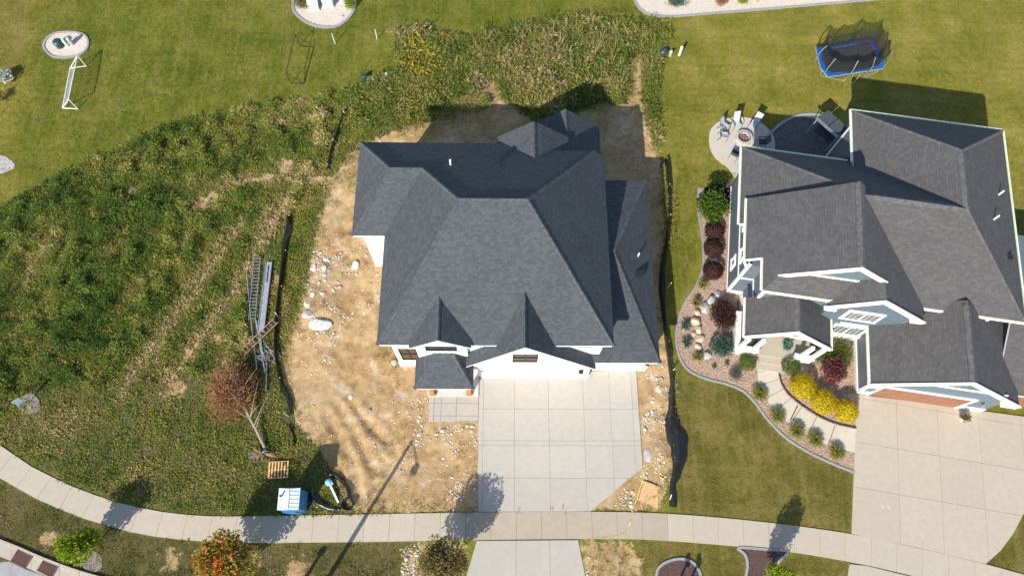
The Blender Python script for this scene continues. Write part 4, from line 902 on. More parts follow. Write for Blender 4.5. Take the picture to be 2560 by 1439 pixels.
ctr_ = GP([(1230, 150), (1300, 120), (1420, 130), (1440, 200), (1390, 250), (1290, 235), (1240, 190)]); Qs = np.concatenate([scatter(ctr_, 9, 310), scatter(GP([(975, 88), (1070, 78), (1080, 105), (1000, 130)]), 12, 311), scatter(REAR, 1.6, 312)]); Qs = Qs[rng.random(len(Qs)) > gval(dirt, Qs)*1.6]
S_ = clumps(Qs, 26, .26, .03, (-10, 75), .22, pal(rng.random(len(Qs)), [(0, (.24, .22, .07)), (.5, (.46, .36, .17)), (1, (.58, .46, .28))]), 313, zs=.3+.7*rng.random(len(Qs)))
Qe = np.concatenate([scatter(GP([(1180, 92), (1300, 62), (1430, 44), (1560, 52), (1672, 66), (1668, 110), (1560, 85), (1430, 80), (1300, 95), (1180, 118)]), 5, 314), scatter(GP([(1000, 300), (1110, 250), (1200, 235), (1240, 262), (1180, 290), (1080, 320)]), 4, 315)])
E2 = clumps(Qe, 34, .24, .028, (10, 80), .26, pal(vnoise(Qe, 1.1, 46), GREENS), 316, zs=.35+.9*rng.random(len(Qe))**2)
join('rear_weeds', [A, T_, Y_, YF, H_, S_, E2], 'tall tangle of weeds, dry grass and goldenrod behind the white house', 'weeds')
# fringe along the soil path, tufts on the bare soil, strip by the street
Q = scatter(GP([(1604, 120), (1660, 85), (1668, 130), (1640, 250), (1652, 380), (1690, 520), (1680, 640), (1655, 560), (1640, 400), (1612, 260)]), 55, 12)
Q = Q[rng.random(len(Q)) > gval(dirt, Q)*1.6]; A = clumps(Q, 8, .16+.22*rng.random(len(Q)), .015, (30, 85), .08, pal(.45+.5*vnoise(Q, 1.2, 51), GREENS), 13)
Q = scatter(DIRT, 34, 14); nz = vnoise(Q, .8, 52, 3); edge_ = 1-gval(blur(mD, 9), Q)
nearwall = np.exp(-(np.minimum(np.abs(Q[:, 0]+7.6), 9)/.7)**2)*((Q[:, 1] > 12) & (Q[:, 1] < 19)); nearbase = np.exp(-(np.abs(Q[:, 0]+6.9)/.5)**2)*((Q[:, 1] > 11) & (Q[:, 1] < 13))
rearside = np.clip((Q[:, 1]-23)/4, 0, 1)*.35*(Q[:, 0] < 8); eastside = ((Q[:, 0] > 10) & (Q[:, 1] > 14))*.25
pr = np.clip(edge_*2.2*(nz > .4)+nearwall*.55+nearbase*.4+rearside*(nz > .45)+eastside*(nz > .5)+.06*(nz > .55), 0, 1); Q = Q[rng.random(len(Q)) < pr]
D_ = clumps(Q, 8, .10+.22*rng.random(len(Q)), .013, (20, 80), .09, pal(.45+.55*rng.random(len(Q)), GREENS), 15)
S0 = [p for p in STRIP if p[1] > -8]; Q = scatter(GP([(-60, 1172), (0, 1200), (80, 1245), (200, 1294), (300, 1325), (420, 1348), (550, 1358), (800, 1358), (1040, 1354), (1000, 1400), (990, 1470), (330, 1470), (200, 1425), (110, 1392), (0, 1345), (-60, 1320)]), 42, 16); Q = Q[rng.random(len(Q)) > gval(mB, Q)*.8]
tcs = np.clip(.5+1.2*(vnoise(Q, .6, 61, 3)-.5)+.6*(vnoise(Q, 3, 62)-.5), 0, 1)
hs = .06+.16*np.clip((vnoise(Q, .9, 63)-.4)*2, 0, 1)
E_ = clumps(Q, 7, hs, .016, (10, 75), .10, pal(tcs, [(0, (.075, .12, .024)), (.4, (.155, .17, .042)), (.7, (.28, .22, .09)), (1, (.46, .36, .19))]), 17)
Q = scatter(DIRT3+[], 9, 18); Q = Q[vnoise(Q, 1, 64) > .48]; F_ = clumps(Q, 7, .12, .014, (20, 80), .09, pal(.4+.4*rng.random(len(Q)), GREENS), 19)
join('verge_weeds', [A, D_, E_, F_], 'low grass and weeds along the verge, the path and the bare soil', 'weeds')
# short lawn blades break up the mown lawns
LAWN = [GP([(-60, -60), (2620, -60), (2620, 330), (2140, 270), (1860, 360), (1840, 440), (1740, 480), (1745, 600), (1690, 780), (1690, 860), (1690, 380), (1640, 250), (1670, 80), (1300, 60), (985, 95), (1000, 180), (910, 210), (600, 270), (260, 385), (0, 515), (-60, 540)]), GP([(1692, 380), (1745, 480), (1755, 620), (1690, 800), (1695, 900), (1860, 985), (1960, 1100), (2130, 1185), (2125, 1330), (1900, 1300), (1700, 1282), (1690, 1200), (1700, 1100), (1690, 950), (1665, 700), (1690, 520)]), GP([(1600, 1350), (1840, 1370), (2110, 1405), (2100, 1480), (1600, 1480)]), GP([(2600, 1290), (2480, 1410), (2620, 1440)]), GP([(2520, 330), (2620, 330), (2620, 780), (2565, 780)])]
parts = []
LB = [[(p.x, p.y) for p in GP(q)] for q in ([(733, 20), (740, -50), (885, -45), (887, 20), (840, 67), (765, 56)], [(1585, -10), (1597, 20), (1680, 42), (2220, -4), (2300, -120), (1590, -100)], [(110, 118), (140, 84), (210, 88), (221, 105), (195, 139), (128, 140)], [(1772, 345), (1803, 302), (1886, 300), (1936, 345), (1955, 308), (2045, 288), (2130, 330), (2100, 450), (1842, 448), (1776, 375)], [(1640, 1450), (1705, 1396), (1755, 1500)], [(1845, 1368), (1862, 1480), (1940, 1480), (1968, 1378)])]
for i, lp in enumerate(LAWN):
    Q = scatter(lp, 60, 70+i)
    for s in LB: Q = Q[~inpoly(Q, s)]
    Q = Q[gval(field, Q) < .3]; yv = gval(dry, Q)
    bv = gval(brown, Q); tt = np.clip(.38+.32*yv+.3*bv+1.1*(vnoise(Q, .35, 71, 4)-.5)+.35*(vnoise(Q, 3, 72, 2)-.5), 0, 1)
    parts.append(clumps(Q, 3, .045+.03*rng.random(len(Q)), .016, (10, 60), .07, pal(tt, [(0, (.065, .10, .010)), (.4, (.13, .165, .018)), (.7, (.225, .22, .042)), (1, (.36, .30, .105))]), 80+i, jit=.12))
join('lawn_grass', parts, 'mown lawn grass blades around the houses', 'grass')
# stones lying on soil and gravel beds
ico_v = None
def pebble_cloud(Q, size, cols, seed, z=None):
    r = np.random.default_rng(seed); n = len(Q); t_ = np.array([(1, 0, -.3), (-.5, .87, -.3), (-.5, -.87, -.3), (.5, .87, .25), (-1, 0, .25), (.5, -.87, .25), (0, 0, .75)])
    f_ = np.array([(0, 3, 5), (1, 4, 3), (2, 5, 4), (3, 4, 6), (4, 5, 6), (5, 3, 6), (0, 1, 3), (1, 2, 4), (2, 0, 5)])
    a = r.random(n)*6.28; s = size*r.uniform(.5, 1.5, (n, 1, 1))*r.uniform(.65, 1.2, (n, 1, 3)); c, sn = np.cos(a), np.sin(a)
    V = (t_[None]*r.uniform(.75, 1.25, (n, 7, 1)))*s; V = np.stack([V[..., 0]*c[:, None]-V[..., 1]*sn[:, None], V[..., 0]*sn[:, None]+V[..., 1]*c[:, None], V[..., 2]], -1)
    base = np.concatenate([Q, (gheight(Q) if z is None else np.full(len(Q), z))[:, None]], 1); V = (V+base[:, None]).reshape(-1, 3)
    Fc = (f_[None]+np.arange(n)[:, None, None]*7).reshape(-1, 3); return V, Fc, np.repeat(cols, 7, 0)
Q = scatter(DIRT, 13, 90); nz = vnoise(Q, .7, 91, 3); Q = Q[(rng.random(len(Q)) < np.clip((nz-.38)*3, .05, 1)) & ((Q[:, 1] < 22) | (rng.random(len(Q)) < .25))]
g0 = rng.random(len(Q)); pc = np.stack([.36+.32*g0, .28+.34*g0, .19+.37*g0], 1)
RUB = [(GP([(745, 640), (800, 625), (905, 640), (890, 720), (870, 800), (850, 870), (735, 880), (720, 840), (760, 760)]), 55), (GP([(1603, 930), (1660, 930), (1680, 1020), (1670, 1150), (1640, 1260), (1490, 1276), (1610, 1180)]), 60), (GP([(1120, 1060), (1194, 1060), (1194, 1275), (1130, 1275), (1090, 1150)]), 45), (GP([(1000, 1370), (1050, 1352), (1060, 1439), (1000, 1460)]), 70), (GP([(1448, 1350), (1500, 1350), (1490, 1400), (1500, 1460), (1470, 1460)]), 60), (GP([(960, 985), (1072, 985), (1072, 1060), (1180, 1060), (1000, 1150)]), 35)]
RQ = np.concatenate([scatter(a, d, 400+i) for i, (a, d) in enumerate(RUB)]); RQ = RQ[vnoise(RQ, 1.4, 97, 3) > .53]; g1 = rng.random(len(RQ)); rc = np.stack([.36+.26*g1, .29+.27*g1, .21+.28*g1], 1)
join('soil_stones', [pebble_cloud(RQ, .055, rc, 98), pebble_cloud(RQ[::14]+.05, .12, rc[::14], 99), pebble_cloud(Q, .05, pc, 92), pebble_cloud(Q[::22]+.13, .09, pc[::22]*.85, 95)], 'small pale stones scattered over the bare soil', 'stones', 'pebbles')
qs = []
for nm, lp, sz_, dn, cs in (('a', loop, .035, 95, ((.55, .40, .31), (.25, .16, .12))), ('b', loop2, .035, 95, ((.55, .40, .31), (.25, .16, .12)))):
    sv = SLABS; SLABS = [DP, SP, BD]; Q = scatter(lp, dn, 93); SLABS = sv; g0 = rng.random((len(Q), 1)); qs.append(pebble_cloud(Q, sz_, np.array(cs[0])*g0+np.array(cs[1])*(1-g0), 94, .04))
join('bed_pebbles', qs, 'loose pink landscaping pebbles in the front beds', 'pebbles', 'pebbles')
# ================================================================ SHRUBS, TREES, BOULDERS
def crown(n, rad, blobs, seed, leaf, wd, cols, inner=.35, shape='ball', up=.15):
    """leaves round blob centres inside an ellipsoid of radii rad, centred on its own middle"""
    r = np.random.default_rng(seed); rad = np.array(rad, float)
    d = r.normal(size=(blobs, 3)); d /= np.linalg.norm(d, axis=1)[:, None]; bc = d*(r.random((blobs, 1))**.4)*(1-inner)
    if shape == 'dome': bc[:, 2] = np.abs(bc[:, 2])*1.1-.3
    k = r.integers(0, blobs, n); dd_ = r.normal(size=(n, 3)); dd_ /= np.linalg.norm(dd_, axis=1)[:, None]
    br_ = inner*r.uniform(.7, 1.15, blobs)
    p = (bc[k]+dd_*(br_[k]*r.uniform(.75, 1.05, n))[:, None])*rad
    if blobs >= 90:      # clipped balls: an even shell of leaves
        p = dd_*rad*(r.uniform(.80, 1.02, n)*(1+.05*np.sin(dd_[:, 0]*7+seed)*np.cos(dd_[:, 1]*6)))[:, None]
    nr_ = None
    out = dd_+r.normal(size=(n, 3))*.45+np.array([0, 0, up]); out /= np.linalg.norm(out, axis=1)[:, None]
    if blobs >= 90:
        out = np.cross(dd_, r.normal(size=(n, 3)))+dd_*.35; out /= np.linalg.norm(out, axis=1)[:, None]; nr_ = dd_+r.normal(size=(n, 3))*.25
    bt = r.random(blobs); c = pal(np.clip(bt[k]*.6+r.random(n)*.45, 0, 1), cols)
    global CN; CN = nr_
    return p, out, leaf*r.uniform(.6, 1.35, n), wd*r.uniform(.7, 1.3, n), c
SHC = dict(
    green=[(0, (.04, .075, .014)), (.5, (.09, .14, .025)), (1, (.19, .24, .05))],
    lime=[(0, (.10, .17, .012)), (.5, (.23, .31, .02)), (1, (.40, .45, .04))],
    ball=[(0, (.03, .07, .01)), (.5, (.075, .145, .015)), (1, (.14, .22, .03))],
    yellow=[(0, (.28, .22, .005)), (.5, (.56, .43, .008)), (1, (.75, .60, .02))],
    burgundy=[(0, (.03, .016, .016)), (.5, (.07, .032, .030)), (1, (.14, .065, .048))],
    spruce=[(0, (.025, .065, .05)), (.5, (.07, .14, .10)), (1, (.16, .25, .20))],
    grey=[(0, (.04, .06, .045)), (.5, (.11, .13, .085)), (1, (.22, .22, .15))],
    pink=[(0, (.05, .07, .02)), (.4, (.16, .05, .05)), (1, (.42, .15, .14))],
    dead=[(0, (.13, .06, .028)), (.5, (.32, .16, .075)), (1, (.58, .34, .18))],
    autumn=[(0, (.10, .14, .02)), (.35, (.24, .27, .04)), (.55, (.5, .33, .06)), (.75, (.65, .17, .04)), (1, (.7, .06, .04))],
    olive=[(0, (.08, .075, .022)), (.5, (.19, .165, .055)), (1, (.36, .25, .11))],
    grass=[(0, (.08, .12, .02)), (.5, (.19, .21, .035)), (.8, (.36, .30, .07)), (1, (.46, .36, .14))],
    teal=[(0, (.01, .06, .045)), (.5, (.05, .20, .15)), (1, (.25, .45, .38))],
    white=[(0, (.10, .16, .06)), (.5, (.5, .52, .45)), (1, (.8, .8, .76))],
    darkgreen=[(0, (.012, .03, .008)), (.5, (.035, .065, .015)), (1, (.09, .12, .03))])
def shrub(name, label, cat, pxy, rx, h, col, n=700, leaf=.09, wd=.022, seed=0, blobs=26, inner=.35, group=None, ry=None, zb=0.03, up=.15):
    b = G(pxy[0], pxy[1], zb+h*.5); t_ = thing(name, label, cat, (b.x, b.y, zb), 0, group); rx *= 1.12; ry = ry*1.12 if ry else rx; n = int(n*1.9); inner = max(inner, .42)
    p, o_, L, W_, c = crown(n, (rx, ry, h*.5), blobs, seed, leaf, wd, SHC[col], inner, up=up); p = p+np.array([0, 0, h*.52]); p[:, 2] = np.maximum(p[:, 2], .02)
    V, Fc, C = leafcloud(p, o_, L, W_, c, CN); fastmesh('foliage', V, Fc, 'foliage', C, t_)
    m = MB(); r = random.Random(seed)
    for _ in range(4): a = r.random()*6.28; m.tube([(0, 0, -.02), (math.cos(a)*rx*.25, math.sin(a)*rx*.25, h*.3), (math.cos(a)*rx*.5, math.sin(a)*rx*.5, h*.62)], [.025, .018, .008], 5)
    m.build('stem', 'bark', t_); return t_
def tuft(name, label, cat, pxy, R_, h, col, n=150, seed=0, group=None, zb=.03):
    """ornamental grass: arching blades from one root"""
    b = G(pxy[0], pxy[1], zb+h*.3); t_ = thing(name, label, cat, (b.x, b.y, zb), 0, group); r = np.random.default_rng(seed)
    a = r.random(n)*6.28; lean = r.random(n)**.7; V = []; Fc = []; C = []
    cols = pal(r.random(n), SHC[col])
    for i in range(n):
        dx, dy = math.cos(a[i]), math.sin(a[i]); rr_ = R_*lean[i]; hh = h*(1-.45*lean[i]**2)*r.uniform(.8, 1.1); s = np.array([-dy, dx, 0])*.018
        pts = [np.array([dx*.04, dy*.04, 0]), np.array([dx*rr_*.45, dy*rr_*.45, hh*.75]), np.array([dx*rr_*.85, dy*rr_*.85, hh]), np.array([dx*rr_*1.15, dy*rr_*1.15, hh*.8])]
        k = len(V); 
        for j, q in enumerate(pts): w_ = (1, 1, .7, .15)[j]; V += [q-s*w_, q+s*w_]; C += [cols[i]]*2
        for j in range(3): Fc.append((k+2*j, k+2*j+1, k+2*j+3, k+2*j+2))
    fastmesh('blades', np.array(V), np.array(Fc), 'foliage', np.array(C), t_)
    MB().lathe([(.09, -.02), (.10, .05), (.05, .12)], 8).build('root_crown', 'bark', t_); return t_
def tree(name, label, cpx, zc, rad, col, n, seed, leaf=.15, wd=.045, blobs=40, inner=.28, trunk=.06, dist=None):
    b = G(cpx[0], cpx[1], zc); t_ = thing(name, label, 'tree', (b.x, b.y, 0))
    p, o_, L, W_, c = crown(n, rad, blobs, seed, leaf, wd, SHC[col], inner); 
    if dist is not None: c = dist(p, c)
    p = p+np.array([0, 0, zc]); V, Fc, C = leafcloud(p, o_, L, W_, c); fastmesh('crown', V, Fc, 'foliage', C, t_)
    r = random.Random(seed); m = MB(); top = zc+rad[2]*.55; m.tube([(0, 0, -.05), (.03, .02, zc*.5), (-.02, .03, zc), (.02, -.02, top)], [trunk, trunk*.8, trunk*.5, trunk*.15], 8)
    tk = m.build('trunk', 'bark', t_)
    for i in range(9):
        a = i*2.4+r.random(); z0 = zc-rad[2]*.7+rad[2]*1.1*i/9; l = rad[0]*r.uniform(.6, .95)
        MB().tube([(0, 0, z0), (math.cos(a)*l*.5, math.sin(a)*l*.5, z0+l*.35), (math.cos(a)*l, math.sin(a)*l, z0+l*.55)], [trunk*.4, trunk*.25, trunk*.06], 5).build('limb', 'bark', tk)
    return t_
shrub('round_shrub', 'large leafy green shrub at the west wall, top of the bed', 'shrub', (1782, 515), 1.2, 1.7, 'ball', 2200, .15, .055, 1, 60, ry=1.3)
shrub('dark_shrub', 'dark green shrub in the shadow above the large round shrub', 'shrub', (1800, 453), 1.0, .8, 'darkgreen', 700, .12, .04, 2, ry=.55)
for i, (p, w_) in enumerate((((1786, 577), 'topmost'), ((1784, 621), 'middle'), ((1782, 676), 'lowest'))):
    shrub('burgundy_shrub', f'dark burgundy shrub along the west wall, {w_} of three in a row', 'shrub', p, .62, .8, 'burgundy', 1300, .10, .034, 10+i, 90, group='burgundy shrubs along the west wall')
shrub('burgundy_shrub', 'biggest burgundy shrub near the porch of the blue house', 'shrub', (1812, 787), .95, 1.25, 'burgundy', 2400, .12, .036, 14, 60, .4, ry=1.15)
shrub('blue_spruce_shrub', 'blue green spiky dwarf spruce left of the porch', 'shrub', (1803, 866), .85, .9, 'spruce', 1800, .13, .024, 15)
shrub('clipped_shrub', 'clipped green ball shrub left of the porch steps', 'shrub', (1869, 905), .52, .9, 'ball', 1300, .06, .022, 16, 90, .55)
shrub('clipped_shrub', 'clipped green ball shrub right of the porch steps', 'shrub', (1977, 915), .55, .9, 'ball', 1300, .06, .022, 17, 90, .55)
shrub('grey_shrub', 'grey green lavender clump below the clipped left shrub', 'shrub', (1839, 935), .52, .6, 'grey', 600, .08, .014, 18)
for i, (p, r_, w_) in enumerate((((2008, 966), .86, 'leftmost and highest'), ((2060, 1004), .86, 'middle'), ((2116, 1027), .76, 'rightmost and lowest'))):
    shrub('yellow_shrub', f'bright yellow ball shrub by the driveway, {w_} of three', 'shrub', p, r_*.87, 1.15, 'yellow', 2200, .085, .03, 20+i, 110, .5, 'yellow ball shrubs')
shrub('pink_shrub', 'pinkish red shrub above the yellow balls', 'shrub', (2085, 928), .95, 1.0, 'pink', 1700, .12, .045, 25)
shrub('spreading_shrub', 'dark green spreading shrub under the right porch eave', 'shrub', (2045, 880), .85, .8, 'green', 900, .11, .03, 26)
shrub('spreading_shrub', 'dark green spreading shrub against the garage wall', 'shrub', (2103, 878), .8, .9, 'green', 900, .11, .03, 27, ry=1.1)
for i, (p, w_) in enumerate((((1897, 985), 'first'), ((1941, 1040), 'second'), ((1990, 1078), 'third'), ((2037, 1100), 'fourth'), ((2089, 1131), 'fifth'))):
    tuft('ornamental_grass', f'arching ornamental grass clump below the curved path, {w_} from the left', 'ornamental grass', p, .62, .55, 'grass', 300, 30+i, 'ornamental grasses below the path')
for i, (p, w_) in enumerate((((1757, 712), 'above the boulder row'), ((1712, 815), 'at the left bend of the edging'), ((1716, 858), 'lower left of the boulder row'), ((1744, 893), 'at the lower end of the boulder row'), ((1740, 757), 'beside the top boulders'))):
    tuft('ornamental_grass', f'small green grass clump {w_}', 'ornamental grass', p, .48, .5, 'spruce' if i in (1, 2) else 'grass', 110, 40+i)
for i, (p, w_) in enumerate((((1785, 916), 'right'), ((1817, 907), 'left'))): tuft('small_plant', f'tiny green plant on the gravel, {"left" if i == 0 else "right"} of two', 'plant', p, .22, .22, 'green', 40, 50+i)
# shrubs in the upper beds
shrub('grass_shrub', 'brown ornamental grass left of the utility cabinets', 'shrub', (752, 5), .75, 1.0, 'olive', 700, .2, .016, 60, up=.7)
shrub('gold_shrub', 'yellow green shrub at the right end of the utility bed', 'shrub', (873, 8), .6, .8, 'lime', 500, .1, .03, 61)
shrub('juniper_shrub', 'low grey green juniper in the upper right bed', 'shrub', (1692, -2), 1.0, .6, 'spruce', 900, .12, .02, 62, ry=.8)
shrub('rust_shrub', 'rusty brown shrub in the upper right bed', 'shrub', (1802, 0), .6, .7, 'dead', 600, .1, .025, 63)
shrub('gold_shrub', 'small yellow green shrub in the upper right bed', 'shrub', (1857, 0), .45, .5, 'lime', 400, .09, .025, 64)
shrub('hydrangea', 'white flowering hydrangea at the left edge', 'shrub', (8, 190), .65, .9, 'white', 600, .12, .05, 65)
tuft('ornamental_grass', 'pale ornamental grass clump cut by the left edge', 'ornamental grass', (0, 245), .65, .8, 'grass', 160, 66)
# street trees
tree('young_tree', 'small bright yellow green tree by the lower left sidewalk', (193, 1364), 2.0, (1.25, 1.15, 1.05), 'lime', 3200, 101, .18, .06, 40)
def aut(p, c):
    red = np.clip((p[:, 0]*.25+.35-np.abs(p[:, 0]+.1)*1.6+p[:, 2]*.25), 0, 1)[:, None]; g_ = np.array([.27, .28, .04])*rng.uniform(.6, 1.5, (len(p), 1)); k = (rng.random((len(p), 1)) < (.45+.9*red)); c = c*np.array([1.1, .8, .8]); return np.where(k, c, g_)
tree('maple_tree', 'autumn maple turning red and orange at the lower edge', (563, 1402), 2.6, (1.95, 1.9, 1.5), 'autumn', 6500, 102, .17, .06, 70, dist=aut)
tree('thin_tree', 'sparse brown green tree beside the driveway apron', (1100, 1402), 2.5, (1.65, 1.6, 1.45), 'olive', 6500, 103, .16, .045, 80, .25)
tree('columnar_tree', 'narrow young lime green tree in the dark mulch bed', (1952, 1440), 2.2, (.8, .8, 1.6), 'lime', 2600, 104, .15, .045, 40)
# uprooted dead tree lying in the weeds
rt = G(656, 1132); dt = thing('fallen_tree', 'uprooted dead tree with brown leaves lying in the weeds', 'tree', (rt.x, rt.y, 0))
tp = [G(662, 1118, .25), G(640, 1072, .4), G(618, 1032, .55), G(600, 1000, .7), G(588, 965, .85)]; tl = [p-Vector((rt.x, rt.y, 0)) for p in tp]
trk = MB().tube(tl, [.10, .085, .07, .05, .02], 8).build('trunk', 'dead_bark', dt)
r = random.Random(5)
for i in range(16):
    a = tl[1+i % 3].lerp(tl[2+i % 3], r.random()); e = Vector((r.uniform(-1.5, 1.3), r.uniform(.6, 2.6), r.uniform(-.2, 1.2))); MB().tube([a, a+e*.5+Vector((0, 0, .15)), a+e], [.03, .018, .005], 5).build('limb', 'dead_bark', trk)
cc_ = G(582, 980, .75)-Vector((rt.x, rt.y, 0)); p, o_, L, W_, c = crown(10000, (1.85, 2.5, .8), 80, 77, .24, .018, SHC['dead'], .28); o_[:, 1] += .5; o_ /= np.linalg.norm(o_, axis=1)[:, None]
V, Fc, C = leafcloud(p+np.array(cc_), o_, L, W_, c); V[:, 2] = np.maximum(V[:, 2], .03); fastmesh('crown', V, Fc, 'foliage', C, dt)
m = MB()
for i in range(46):
    a = r.uniform(0, 6.28); e = Vector((math.cos(a)*r.uniform(.3, .95), math.sin(a)*r.uniform(.2, .55)-.15, r.uniform(.0, .55))); m.tube([Vector((0, 0, .15)), e*.5+Vector((0, 0, .18)), e+Vector((0, 0, .03))], [.05, .03, .01], 5)
m.build('roots', 'root_wood', dt)
# boulders
def rock(name, label, pxy, size, mat, seed, group=None, cat='boulder', flat=.6, zb=0.0):
    c = G(*pxy, zb); bm = bmesh.new(); bmesh.ops.create_icosphere(bm, subdivisions=3, radius=1)
    rr = random.Random(seed); off = Vector((rr.uniform(0, 50), rr.uniform(0, 50), seed)); cuts = [(Vector((rr.gauss(0, 1), rr.gauss(0, 1), rr.gauss(0, .7))).normalized(), rr.uniform(.55, .85)) for _ in range(7)]
    for v in bm.verts:
        for n_, d_ in cuts:
            k = v.co.dot(n_)-d_
            if k > 0: v.co -= n_*k*.92
        v.co *= 1+.14*mnoise.noise(v.co*2.2+off)+.06*mnoise.noise(v.co*6+off); v.co.x *= size[0]; v.co.y *= size[1]; v.co.z = v.co.z*flat*min(size)+.15*min(size)
    me = bpy.data.meshes.new(name); bm.to_mesh(me); bm.free(); me.materials.append(MATS[mat]); o = link(name, me); o.location = (c.x, c.y, zb+float(gheight(np.array([[c.x, c.y]]))[0])); o.rotation_euler.z = rr.uniform(0, 6.28) if size[0] == size[1] else 0
    return tag(o, label, cat, group)
for i, (p, s, l) in enumerate((((815, 650), .26, 'pale rock at the top of the dirt pile'), ((785, 671), .3, 'pale rock left of the dirt pile top'), ((888, 664), .34, 'round pale rock near the white house wall'), ((811, 673), .25, 'narrow pale rock between the two top rocks'), ((771, 763), .26, 'small grey rock on the left flank of the dirt pile'), ((785, 742), .22, 'grey rock above the concrete lumps'))):
    rock('pale_rock', l, p, (s*.85, s*1.0), 'pale_rock', 200+i, cat='rock', flat=.45)
rock('concrete_lump', 'big white spilled concrete lump on the dirt pile', (800, 816), (.95, .5), 'pale_rock', 210, cat='concrete lump', flat=.3)
rock('concrete_lump', 'grey broken concrete beside the big white lump', (775, 790), (.5, .35), 'grey_boulder', 211, cat='concrete lump')
rock('pale_rock', 'pale boulder on the soil strip right of the driveway', (1646, 972), (.24, .3), 'tan_boulder', 212, cat='rock', flat=.35)
rock('concrete_lump', 'grey spilled concrete slab right of the driveway edge', (1620, 1140), (.3, .5), 'grey_boulder', 213, cat='concrete lump', flat=.14)
rock('pale_rock', 'round stone at the front left corner of the white house', (985, 906), (.18, .22), 'pale_rock', 214, cat='rock')
rock('pale_rock', 'pale stone in the rutted soil', (878, 993), (.2, .2), 'pale_rock', 216, cat='rock', flat=.4)
rw = [((1795, 737), .40, 'grey_boulder'), ((1776, 752), .55, 'grey_boulder'), ((1760, 771), .6, 'grey_boulder'), ((1743, 782), .38, 'tan_boulder'), ((1738, 805), .5, 'tan_boulder'), ((1747, 824), .42, 'tan_boulder'), ((1750, 847), .42, 'tan_boulder'), ((1743, 868), .36, 'tan_boulder'), ((1747, 890), .4, 'tan_boulder'), ((1768, 889), .42, 'grey_boulder'), ((1733, 835), .3, 'tan_boulder')]
rw.sort(key=lambda q: q[0][1]); ORD = 'first second third fourth fifth sixth seventh eighth ninth tenth eleventh'.split()
for i, (p, s, mt) in enumerate(rw): rock('landscape_boulder', f'{"grey" if mt[0] == "g" else "tan"} boulder in the curved stone row of the front bed, {ORD[i]} from the top', p, (s*.75, s*.75), mt, 220+i, 'boulders in the front bed row', flat=.75)
rock('landscape_boulder', 'round flat stone in the upper right gravel bed', (1890, 2), (.35, .35), 'tan_boulder', 240)
rock('white_statue_stone', 'pale speckled stone between two burgundy shrubs', (1781, 648), (.3, .38), 'pale_rock', 241, cat='rock')
# ================================================================ BUILT OBJECTS
def loc(c, z=0): return (c.x, c.y, z)
# ---- portable toilet
c = G(738, 1248, 1.0); pt = thing('portable_toilet', 'blue portable toilet with white roof beside the sidewalk', 'portable toilet', (c.x-.05, c.y-.05, 0), R(1))
MB().prism([(-.56, -.55), (.56, -.55), (.58, .55), (-.58, .55)], .05, 2.12).prism([(-.52, -.56), (.52, -.56), (.34, -.72), (-.34, -.72)], .05, 2.02).build('cabin', 'blue_plastic', pt)
MB().b2((-.6, -.6, 0), (.6, .6, .049)).build('base', 'black_plastic', pt)
rf = MB().vprism([(-.62, -.62, 2.13), (0, -.62, 2.30), (0, .55, 2.30), (-.62, .62, 2.13)], (0, 0, .05)).vprism([(0, -.62, 2.30), (.62, -.62, 2.13), (.62, .62, 2.13), (0, .55, 2.30)], (0, 0, .05)).vprism([(-.62, .62, 2.13), (0, .4, 2.32), (.62, .62, 2.13)], (0, 0, .04)).build('roof', 'pale_blue_plastic', pt)
for s in (-1, 1):
    for i in range(5): MB().bar((s*.08, -.5+i*.22, 2.335), (s*.55, -.5+i*.22, 2.205), .035, .035).build('roof_rib', 'white_plastic', rf)
MB().bar((0, -.6, 2.36), (0, .45, 2.36), .09, .05).build('roof_ridge', 'white_plastic', rf)
MB().tube([(-.42, .16, 2.1), (-.42, .16, 2.52)], .06, 10).build('vent_pipe', 'black_plastic', pt)
dr_ = MB().b2((-.36, -.745, .1), (.36, -.722, 1.9)).build('door', 'blue_plastic', pt); MB().b2((.24, -.78, .95), (.30, -.746, 1.1)).build('handle', 'grey_metal', dr_)
# ---- pallet
c = G(698, 1174); pa = thing('pallet', 'light wooden pallet lying in the weeds', 'pallet', (c.x, c.y, .10), R(3))
for i, x in enumerate((-.56, -.37, -.18, .01, .20, .39, .57)): MB().b2((x-.05, -.51, .10), (x+.05, .51, .122)).build('deck_board', 'pallet_wood', pa)
for y in (-.49, 0, .49): MB().b2((-.6, y-.02, 0), (.6, y+.02, .098)).build('stringer', 'pallet_wood', pa)
# ---- ladders, plank, poles
def ladder(label, a, b, wd, n, mat, z0=.12, z1=.2, rail=.07):
    A, B_ = G(*a, z0), G(*b, z1); d = (B_-A).normalized(); s = Vector((-d.y, d.x, 0)).normalized()*wd/2; t_ = thing('ladder', label, 'ladder', loc(A)); O = Vector(loc(A))
    for k in (-1, 1): MB().bar(A+s*k-O, B_+s*k-O, .035, rail).build('rail', mat, t_)
    m0 = None
    for i in range(n): q = A.lerp(B_, (i+.5)/n)-O; MB().bar(q-s, q+s, .035, .035).build('rung', 'aluminium', t_)
    return t_
ladder('long aluminium extension ladder lying upright to the fence', (630, 800), (643, 642), .44, 19, 'aluminium')
ladder('orange fibreglass ladder lying across the metal poles', (606, 882), (690, 800), .42, 10, 'orange_fibreglass', .45, .45)
A, B_ = G(652, 830, .15), G(673, 655, .2); pk = thing('scaffold_plank', 'wide silver scaffold plank beside the extension ladder', 'plank', loc(A)); O = Vector(loc(A))
MB().bar(A-O, B_-O, .42, .05).build('deck', 'galvanised', pk); d = (B_-A).normalized(); s = Vector((-d.y, d.x, 0)).normalized()
for k in (-.2, .2): MB().bar(A-O+s*k, B_-O+s*k, .04, .14).build('side_rail', 'aluminium', pk)
